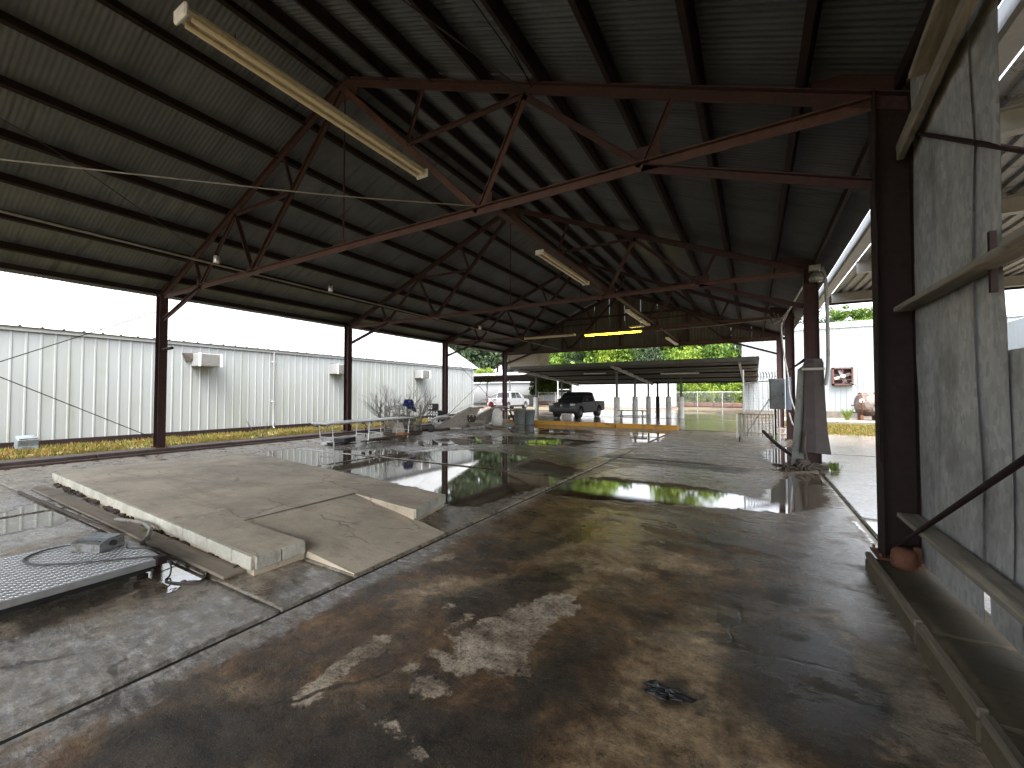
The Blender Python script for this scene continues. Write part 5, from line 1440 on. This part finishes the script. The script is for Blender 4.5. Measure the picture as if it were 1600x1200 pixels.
# ------------------------------------------------------------------ folding tables and what lies under them
def folding(x, y, rz, L, lab):
    t = thing('folding_table', lab, 'table', (x, y, 0), rz, 'white folding tables near the left columns')
    b = MB(); b.box((0, 0, .735), (.76, L, .035), None, .012); b.build('table_top', M['white_plastic'], t, base=Z3)
    b = MB(); b.box((0, 0, .705), (.66, L - .1, .02)); b.build('apron', M['cage'], t, base=Z3)
    for s in (-1, 1):
        for q in (-.28, .28):
            b = MB(); b.tube((q, s * (L / 2 - .3), 0), (q, s * (L / 2 - .22), .7), .016, 7); b.build('leg', M['alu'], t, base=Z3)
        b = MB(); b.tube((-.28, s * (L / 2 - .28), .3), (.28, s * (L / 2 - .28), .3), .012, 6); b.build('stretcher', M['alu'], t, base=Z3)
        b = MB()
        for q in (-.28, .28):
            b.tube((q, s * (L / 2 - .27), .45), (q, s * (L / 2 - .62), .7), .011, 5); b.tube((q, s * (L / 2 - .25), .5), (q, s * (L / 2 - .02), .7), .011, 5)
        b.build('brace', M['alu'], t, base=Z3)
# table line runs from (-11.4, 7.9) to (-11.7, 11.6)
folding(-11.25, 8.75, R(4), 1.95, 'nearer white folding table of the pair beside the puddle')
folding(-11.42, 10.75, R(4), 1.95, 'farther white folding table of the pair, beside the wire cage')
def scrap(lab, m, boxes, name='scrap_boards', cat='scrap'):
    b = MB()
    for c, s, rz in boxes: b.box(c, s, Matrix.Rotation(rz, 3, 'Z'), .01)
    return tag(b.build(name, M[m]), lab, cat)
scrap('dark wet boards lying under the farther white table', 'wood_dark', [((-11.2, 10.0, .06), (.18, 1.5, .05), .2), ((-11.0, 10.2, .11), (.2, 1.2, .05), -.1), ((-11.3, 10.5, .05), (.14, 1.4, .05), .4)])
scrap('black box and lid under the nearer white table', 'black', [((-11.6, 9.0, .12), (.4, .6, .16), .3), ((-11.5, 8.6, .06), (.3, .4, .05), .1)], 'black_box', 'box')
scrap('white crumpled packet under the nearer white table', 'white_plastic', [((-11.75, 8.45, .05), (.2, .35, .09), .4)], 'packet', 'packet')
scrap('orange and tan scrap sitting under the far end of the tables', 'orange', [((-11.3, 11.3, .14), (.35, .45, .08), .3)], 'orange_tray', 'tray')
b = MB(); b.prism([(0, 0), (.7, 0), (.55, .42), (.1, .3)], 0, .05, lambda a, c, d: (-11.9 + a * .6, 11.35 + d + a * .3, c + .15)); tag(b.build('cardboard', M['tan_metal']), 'tan cardboard sheet propped behind the folding tables', 'cardboard')
b = MB(); b.lathe([(0, 0), (.07, 0), (.08, .1), (.05, .16), (0, .18)], (-12.6, 10.6, .52), 'Z', 10); b.lathe([(0, 0), (.07, 0), (.08, .1), (.05, .16), (0, .18)], (-12.55, 10.85, .52), 'Z', 10); b.tube((-12.6, 10.7, 0), (-12.6, 10.7, .5), .02, 6); tag(b.build('meter_pair', M['dark_steel']), 'pair of small dark meters on a stake behind the tables', 'meter')
b = MB()
for i in range(9): a = rnd.uniform(0, 6.28); b.poly([(-14.9, 8.1, 0), (-14.9 + .2 * math.cos(a), 8.1 + .2 * math.sin(a), .3), (-14.9 + .45 * math.cos(a), 8.1 + .45 * math.sin(a), .55 + rnd.uniform(0, .2))], [.012, .008, .004], 5)
tag(b.build('dead_sapling', M['twig']), 'small dead sapling in the grass left of the second left column', 'sapling')

# ------------------------------------------------------------------ wire cage of junk, blue tub, shrub, crates
cg = thing('wire_cage', 'tall grey wire cage of junk behind the folding tables', 'cage', (-12.15, 12.2, 0))
wirebox(-12.5, -11.75, 11.55, 12.75, .12, 1.15, .12, .008).build('mesh', M['cage'], cg)
b = MB()
for x in (-12.5, -11.75):
    for y in (11.55, 12.75): b.box((x, y, .58), (.05, .05, 1.18))
b.build('corner_post', M['cage'], cg)
b = MB(); b.box((-12.12, 12.15, .08), (.85, 1.3, .12)); b.build('pallet', M['wood_dark'], cg)
b = MB()
for i in range(26):
    b.box((-12.12 + rnd.uniform(-.25, .25), 12.15 + rnd.uniform(-.45, .45), .2 + rnd.uniform(0, .6)), (rnd.uniform(.1, .35), rnd.uniform(.1, .35), rnd.uniform(.05, .25)), Matrix.Rotation(rnd.uniform(0, 3), 3, 'Z') @ Matrix.Rotation(rnd.uniform(-.5, .5), 3, 'X'), .01)
tag(b.build('junk_heap', M['machine']), 'loose grey brown junk filling the wire cage', 'junk', None, 'stuff')
b = MB(); g_ = random.Random(4); nu, nv = 14, 9; vs_ = []
for j in range(nv + 1):
    for i in range(nu):
        th, ph = 2 * math.pi * i / nu, math.pi * j / nv
        r = 1 + .22 * math.sin(3 * th + 2 * ph) + .15 * math.sin(5 * th - 3 * ph + 1) + g_.uniform(-.1, .1)
        vs_.append((-12.05 + .19 * r * math.sin(ph) * math.cos(th), 12.42 + .29 * r * math.sin(ph) * math.sin(th), 1.22 + .17 * r * math.cos(ph) - .25 * max(0, math.sin(th)) * math.sin(ph)))
b.add(vs_, [(j * nu + i, j * nu + (i + 1) % nu, (j + 1) * nu + (i + 1) % nu, (j + 1) * nu + i) for j in range(nv) for i in range(nu)])
tag(b.build('blue_tarp', M['blue']), 'crumpled dark blue plastic tarp on top of the wire cage', 'tarp')
sh = thing('bare_shrub', 'bare twiggy grey shrub rising behind the wire cage', 'shrub', (-13.6, 13.3, 0))
b = MB()
def twig(p, d, l_, r, lev):
    q = p + d * l_; b.poly([p, (p + q) / 2 + Vector((rnd.uniform(-.03, .03), rnd.uniform(-.03, .03), 0)), q], [r, r * .8, r * .55], 5, cap=False)
    if lev > 0:
        for i in range(3 if lev > 1 else 3):
            nd = (d + Vector((rnd.uniform(-.75, .75), rnd.uniform(-.75, .75), rnd.uniform(-.1, .5)))).normalized()
            twig(p + d * l_ * rnd.uniform(.4, 1), nd, l_ * rnd.uniform(.5, .75), r * .6, lev - 1)
for i in range(24):
    a = rnd.uniform(0, 6.28); twig(Vector((-13.35 + .35 * math.cos(a), 13.3 + .8 * math.sin(a), 0)), Vector((.45 * math.cos(a), .6 * math.sin(a), 1)).normalized(), rnd.uniform(.75, 1.25), .015, 3)
b.build('stems', M['twig'], sh)
def crate(x, y, z, lab):
    t = thing('plastic_crate', lab, 'crate', (x, y, z), R(-27), 'black crates stacked by the third left column')
    b = MB(); s = .17
    for sx in (-1, 1): b.box((sx * (s - .012), 0, .17), (.024, .34, .32))
    b.box((0, s - .012, .17), (.31, .024, .32)); b.box((0, 0, .02), (.34, .34, .03))
    for zz in (.03, .31): b.box((0, -s + .012, zz), (.34, .024, .05))
    for sx in (-1, 1): b.box((sx * (s - .03), -s + .012, .17), (.06, .024, .30))
    b.build('body', M['black'], t, base=Z3)
    b = MB(); b.lathe([(.07, -.006), (.12, -.006), (.12, .006), (.07, .006)], (0, -s + .004, .17), 'Y', 16); b.lathe([(.12, -.007), (.07, -.007)], (0, -s + .004, .17), 'Y', 16); b.build('white_ring', M['white_plastic'], t, base=Z3)
k = 0
ux, uy = math.cos(R(-27)) * .36, math.sin(R(-27)) * .36
names = {0: 'bottom row', 1: 'middle row', 2: 'top row'}
ords = ['leftmost', 'second from left', 'third from left', 'rightmost']
for row, n in ((0, 4), (1, 4), (2, 2)):
    for i in range(n):
        crate(-15.1 + ux * i, 17.25 + uy * i, .10 + .34 * row, 'black plastic crate with white ring, %s in the %s of the stack' % (ords[i] if n == 4 else ('left one' if i == 0 else 'right one'), names[row]))

# ------------------------------------------------------------------ junk machines
ch = thing('folded_chair', 'white plastic chair frame tipped forward beside the crates', 'chair', (-12.95, 15.1, 0), R(-35))
ch.scale = (1.35, 1.35, 1.35)
b = MB(); b.poly(smooth([(-.4, 0, .12), (-.1, -.1, .3), (.35, 0, .42), (.45, .3, .44), (.1, .4, .34), (-.35, .35, .18), (-.4, 0, .12)]), .04, 7); b.build('frame', M['white_plastic'], ch, base=Z3)
b = MB(); b.box((.25, .2, .38), (.32, .4, .03), Matrix.Rotation(R(-18), 3, 'Y'), .01); b.build('seat', M['white_plastic'], ch, base=Z3)
for q in ((-.3, .05), (.35, .05), (.3, .35)):
    b = MB(); b.tube((q[0], q[1], 0), (q[0], q[1], .3), .02, 6); b.build('leg', M['white_plastic'], ch, base=Z3)
def hopper(x, y, rz, label, plate, k):
    t = thing('feed_conveyor', label, 'machine', (x, y, 0), rz, 'junked conveyor machines by the third left column')
    # side cheek: long sloped triangle rising to the right
    for s in (-.33, .33):
        b = MB(); b.prism([(-1.35, .04), (-.15, .10), (.55, .55), (.75, .95), (.35, 1.02), (-.25, .72)], s - .02, s + .02, lambda a, c, d: (a, d, c)); b.build('side_cheek', M[plate], t, base=Z3)
    b = MB(); b.bar((-1.3, 0, .10), (.2, 0, .93), .62, .03); b.build('chute', M['machine'], t, base=Z3)
    b = MB(); b.box((.62, 0, .98), (.7, .7, .05), Matrix.Rotation(R(-4), 3, 'Y'), .01); b.build('hood', M[plate], t, base=Z3)
    for px0 in (.0, .95):
        for s in (-.36, .36):
            b = MB(); b.box((px0, s, .36), (.05, .05, .72)); b.build('leg', M['cage'], t, base=Z3)
    b = MB()
    for s in (-.36, .36): b.box((.48, s, .34), (.95, .04, .05)); b.box((.48, s, .06), (1.0, .05, .06))
    b.build('rail', M['cage'], t, base=Z3)
    b = MB(); b.lathe([(0, -.2), (.13, -.2), (.15, -.15), (.15, .12), (.1, .2), (0, .2)], (.35, -.30, .52), 'X', 14); b.box((.35, -.3, .36), (.3, .2, .06)); b.build('motor', M['debris'], t, base=Z3)
    b = MB(); b.tube((.25, -.42, .4), (.25, -.42, .62), .015, 6); b.poly(smooth([(.25, -.42, .62), (.3, -.43, .7), (.4, -.43, .68), (.42, -.42, .45)]), .014, 6); b.build('hose_loop', M['alu'], t, base=Z3)
    b = MB(); b.bar((.3, 0, .12), (1.2, 0, .16), .8, .04); b.build('tray', M['machine'], t, base=Z3)
    return t
hopper(-11.75, 15.6, R(44), 'dusty grey conveyor chute sloping up beside the third left column, nearer machine', 'machine', 0)
hopper(-11.5, 17.3, R(40), 'second grey conveyor machine half hidden behind the nearer chute', 'machine', 1)
b = MB()
for z, r in ((0, .22), (.2, .26), (.5, .24), (.75, .16), (.85, .05)): pass
b.lathe([(0, 0), (.24, .0), (.28, .22), (.25, .5), (.2, .7), (.1, .82), (0, .84)], (-10.75, 17.0, .12), 'Z', 11); tag(b.build('white_sack', M['white_plastic']), 'tall white plastic sack leaning on the second conveyor machine', 'sack')
b = MB(); b.lathe([(0, 0), (.13, .0), (.15, .07), (.11, .2), (.05, .24), (0, .24)], (-11.55, 17.7, 1.0), 'Z', 12); b.bar((-11.4, 17.6, .6), (-11.25, 17.6, 1.1), .06, .06); tag(b.build('red_bucket', M['red']), 'bright red bucket on top of the second conveyor machine', 'bucket')
b = MB(); b.tube((-13.6, 15.0, .25), (-12.6, 20.6, 1.75), .015, 6); tag(b.build('prop_rod', M['alu']), 'thin silver rod propped diagonally behind the conveyor chute', 'rod')
scrap('muddy brown scrap heap on the floor before the conveyor chute', 'debris', [((-12.6 + rnd.uniform(-.5, .6), 14.0 + rnd.uniform(-.5, .9), rnd.uniform(.02, .1)), (rnd.uniform(.1, .5), rnd.uniform(.1, .4), rnd.uniform(.04, .14)), rnd.uniform(0, 3)) for _ in range(26)], 'scrap_heap')

# black debris in the pothole of the near floor
b = MB(); g_ = random.Random(9); nu, nv = 22, 8; vs_ = []
for j in range(nv + 1):
    for i in range(nu):
        th, ph = 2 * math.pi * i / nu, (math.pi / 2) * j / nv
        r = 1 + .28 * math.sin(3 * th + 1) + .2 * math.sin(7 * th) + g_.uniform(-.14, .14)
        vs_.append((-.43 + .115 * r * math.cos(ph) * math.cos(th) - .0, 2.365 + .055 * r * math.cos(ph) * math.sin(th), .002 + .022 * math.sin(ph) * (1 + g_.uniform(-.4, .4))))
b.add(vs_, [(j * nu + i, j * nu + (i + 1) % nu, (j + 1) * nu + (i + 1) % nu, (j + 1) * nu + i) for j in range(nv) for i in range(nu)])
tag(b.build('black_clod', M['black']), 'small black clod of debris on the tan stained floor in the foreground', 'debris')

# ------------------------------------------------------------------ pickups
def carpaint(name, c, rough=.25, metal=0.0):
    t = NT(name); n = t.noise(t.P(), 2.0, 3)
    t.b.inputs['Coat Weight'].default_value = .12; t.b.inputs['Coat Roughness'].default_value = .06
    return t.out(t.ramp(n, [(.3, tuple(x * .9 for x in c)), (.7, c)]), rough, metal)
M['car_black'] = carpaint('dark_green_black_paint', (.018, .020, .019))
M['car_white'] = carpaint('white_car_paint', (.23, .235, .24))
gl = NT('dark_window_glass'); M['glass'] = gl.out((.012, .014, .016), .04, 0, .6)
hl = NT('headlamp'); M['headlamp'] = hl.out((.55, .56, .58), .1, .3)
M['tail'] = plain('red_lamp', (.14, .008, .01), .2)
M['plate'] = plain('plate_white', (.65, .66, .68), .4)
def pickup(name, label, loc, rz, paint, L, Wd, Ht, front_badge):
    t = thing(name, label, 'pickup', loc, rz)
    # x forward, y left, z up; origin on the ground at the centre
    hl_, hw = L / 2, Wd / 2
    fa, ra = hl_ - .92, -hl_ + 1.12       # axles
    wr_ = .39; belt = Ht * .60; sill = .36
    def arch(cx, n=9, r=.47): return [(cx + r * math.cos(math.pi * i / (n - 1)), .40 + r * math.sin(math.pi * i / (n - 1))) for i in range(n)]
    prof = [(hl_ - .02, .42), (hl_, .62), (hl_ - .03, .92), (hl_ - .14, belt - .10), (hl_ - .35, belt - .05), (fa - .55, belt + .02), (ra + 2.2, belt + .03), (ra + .5, belt + .05), (-hl_ + .06, belt + .05), (-hl_, belt), (-hl_ + .01, .55), (-hl_ + .06, .46)]
    prof += [(p[0], max(p[1], .40)) for p in arch(ra)[::-1]] + [(p[0], max(p[1], .40)) for p in arch(fa)[::-1]]
    # body: three layers across for a rounded section
    b = MB()
    n = len(prof)
    ys = [(-hw + .0, .955), (-hw + .09, 1.0), (hw - .09, 1.0), (hw - .0, .955)]
    cx_, cz_ = 0, .75
    vs_ = []
    for y, s in ys:
        for (x, z) in prof:
            zz = cz_ + (z - cz_) * (s if z > cz_ else 1); xx = x * (1 - (1 - s) * .35)
            vs_.append((xx, y, zz))
    fs_ = []
    for k in range(3):
        for i in range(n):
            j = (i + 1) % n
            fs_.append((k * n + i, (k + 1) * n + i, (k + 1) * n + j, k * n + j))
    b.add(vs_, fs_, False)
    # side faces as fans between the profile top and bottom
    b.add(vs_[:n], [tuple(range(n))]); b.add(vs_[-n:], [tuple(range(n))[::-1]])
    b.build('body', M[paint], t, base=Z3)
    # cab greenhouse, a loft
    cf_, cr = fa - .28, ra + .55
    def ring(z, x0, x1, w, rr=.0): return [(x1, -w, z), (x1, w, z), (x0, w, z), (x0, -w, z)]
    lo = ring(belt + .0, cr, cf_, hw - .06); hi = ring(Ht - .06, cr + .16, cf_ - .86, hw - .22); tp = ring(Ht, cr + .38, cf_ - 1.15, hw - .36)
    b = MB(); v = lo + hi + tp
    f = []
    for q in range(2):
        for i in range(4): f.append((q * 4 + i, q * 4 + (i + 1) % 4, q * 4 + 4 + (i + 1) % 4, q * 4 + 4 + i))
    f.append((8, 9, 10, 11)); b.add(v, f); b.build('cab', M[paint], t, base=Z3)
    def lerp(a, c, u): return tuple(a[i] + (c[i] - a[i]) * u for i in range(3))
    def pane(nm, a, b_, c, d, mu, mv, off, m='glass'):
        # a-b bottom edge, d-c top edge
        def at(u, w): return Vector(lerp(lerp(a, b_, u), lerp(d, c, u), w))
        q = [at(mu[0], mv[0]), at(mu[1], mv[0]), at(mu[1], mv[1]), at(mu[0], mv[1])]
        nn = (q[1] - q[0]).cross(q[3] - q[0]).normalized() * off
        bb = MB(); bb.add([p + nn for p in q] + [p - nn for p in q], [(0, 1, 2, 3), (7, 6, 5, 4), (0, 4, 5, 1), (1, 5, 6, 2), (2, 6, 7, 3), (3, 7, 4, 0)]); bb.build(nm, M[m], t, base=Z3)
    pane('windscreen', lo[0], lo[1], hi[1], hi[0], (.05, .95), (.08, .95), .012)
    pane('rear_window', lo[2], lo[3], hi[3], hi[2], (.08, .92), (.15, .9), .012)
    for s in (0, 1):
        e = (lo[1], lo[2], hi[2], hi[1]) if s else (lo[3], lo[0], hi[0], hi[3])
        fw = (.16, .50) if s else (.50, .84); rw = (.54, .92) if s else (.08, .46)
        pane('side_window', *e, fw, (.08, .92), .012); pane('side_window', *e, rw, (.08, .92), .012)
        sg = 1 if s else -1
        b = MB(); b.box((cf_ - .52, sg * (hw + .09), belt + .14), (.12, .2, .17), None, .03); b.build('mirror', M['black'] if paint == 'car_black' else M[paint], t, base=Z3)
        for dx in (cf_ - 1.15, cf_ - 2.1):
            b = MB(); b.box((dx, sg * (hw + .004), belt - .16), (.2, .03, .035), None, .008); b.build('door_handle', M['chrome'] if paint != 'car_black' else M['black'], t, base=Z3)
        b = MB(); b.box(((fa + ra) / 2, sg * (hw - .01), .42), (fa - ra - 1.0, .05, .09)); b.build('sill', M['black'], t, base=Z3)
        b = MB()
        for dx in (cf_ - .35, cf_ - 1.32, cf_ - 2.2): b.box((dx, sg * (hw + .0005), .78), (.012, .006, .62))
        b.build('door_gap', M['black'], t, base=Z3)
    # bed recess
    b = MB(); b.box(((cr - hl_) / 2 + .02, 0, belt + .052), (cr + hl_ - .2, Wd - .28, .012)); b.build('bed_opening', M['black'], t, base=Z3)
    # front end
    b = MB(); b.box((hl_ - .03, 0, .86), (.08, Wd * .62, .24), None, .02); g = b.build('grille', M['black'], t, base=Z3)
    b = MB()
    for q in (-.07, 0, .07): b.box((hl_ + .015, 0, .86 + q), (.02, Wd * .58, .02))
    b.build('grille_bar', M['dark_steel'] if paint == 'car_black' else M['chrome'], g, base=Z3)
    if front_badge:
        b = MB(); b.box((hl_ + .03, -.05, .87), (.014, .022, .13)); b.box((hl_ + .03, .05, .87), (.014, .022, .13)); b.box((hl_ + .03, 0, .87), (.014, .09, .022)); b.build('badge', M['chrome'], g, base=Z3)
    for s in (-1, 1):
        b = MB(); b.box((hl_ - .08, s * (hw - .2), .93), (.16, .34, .15), Matrix.Rotation(s * -.2, 3, 'Z'), .03); b.build('headlight', M['headlamp'], t, base=Z3)
        b = MB(); b.lathe([(0, 0), (.055, 0), (.055, .02), (0, .02)], (hl_ - .005, s * (hw - .3), .56), 'X', 12); b.build('fog_lamp', M['headlamp'], t, base=Z3)
        b = MB(); b.box((-hl_ + .03, s * (hw - .09), belt - .18), (.1, .15, .38), None, .02); b.build('tail_light', M['tail'], t, base=Z3)
    b = MB(); b.box((hl_ - .02, 0, .55), (.16, Wd - .1, .2), None, .05); b.build('front_bumper', M['black'] if paint == 'car_black' else M['chrome'], t, base=Z3)
    b = MB(); b.box((-hl_ - .04, 0, .54), (.16, Wd - .12, .16), None, .03); b.build('rear_bumper', M['black'] if paint == 'car_black' else M['chrome'], t, base=Z3)
    b = MB(); b.box((-hl_ - .008, 0, belt - .22), (.03, Wd - .38, .46), None, .012); tg = b.build('tailgate', M[paint], t, base=Z3)
    b = MB(); b.box((-hl_ - .03, 0, belt - .12), (.02, .28, .1), None, .004); b.build('handle', M['black'], tg, base=Z3)
    b = MB(); b.box((-hl_ - .13, .0, .56), (.012, .3, .14)); b.build('number_plate', M['plate'], t, base=Z3)
    for x in (fa, ra):
        for s in (-1, 1):
            b = MB(); prof_ = [(.22, -.12), (.36, -.12), (wr_, -.08), (wr_, .08), (.36, .12), (.22, .12)]
            b.lathe(prof_, (x, s * (hw - .13), wr_), 'Y', 24); w = b.build('wheel', M['rubber'], t, base=Z3)
            b = MB(); b.lathe([(0, .05), (.06, .06), (.1, .03), (.235, .08), (.24, .11)] if s > 0 else [(.24, -.11), (.235, -.08), (.1, -.03), (.06, -.06), (0, -.05)], (x, s * (hw - .13), wr_), 'Y', 20)
            for q in range(6): a = q * math.pi / 3; b.box((x + .13 * math.cos(a), s * (hw - .045), wr_ + .13 * math.sin(a)), (.2, .03, .05), Matrix.Rotation(-a, 3, 'Y'), .008)
            b.build('rim', M['galv_dull'], w, base=Z3)
            b = MB(); b.lathe([(.0, 0), (.46, 0)], (x, s * (hw - .3), .42), 'Y', 16); b.build('wheel_well', M['black'], t, base=Z3)
    b = MB(); b.box((0, 0, .42), (L - 1.0, Wd - .5, .2)); b.build('chassis', M['black'], t, base=Z3)
    return t
def heading(dx, dy): return math.atan2(dy, dx)
pickup('parked_pickup', 'dark grey black crew cab pickup parked facing the shed', (-10.95, 28.3, 0), heading(-.06, -1), 'car_black', 5.3, 1.98, 1.80, True)
pickup('parked_pickup', 'white crew cab pickup parked with its tailgate toward the shed', (-23.7, 40.0, 0), heading(.0, 1), 'car_white', 5.9, 2.05, 1.95, False)
b = MB(); b.lathe([(0, -.1), (.3, -.1), (.34, -.06), (.34, .06), (.3, .1), (0, .1)], (-24.8, 31.2, .9), 'Y', 18); b.box((-24.6, 31.5, .5), (1.2, .5, 1.0), None, .05)
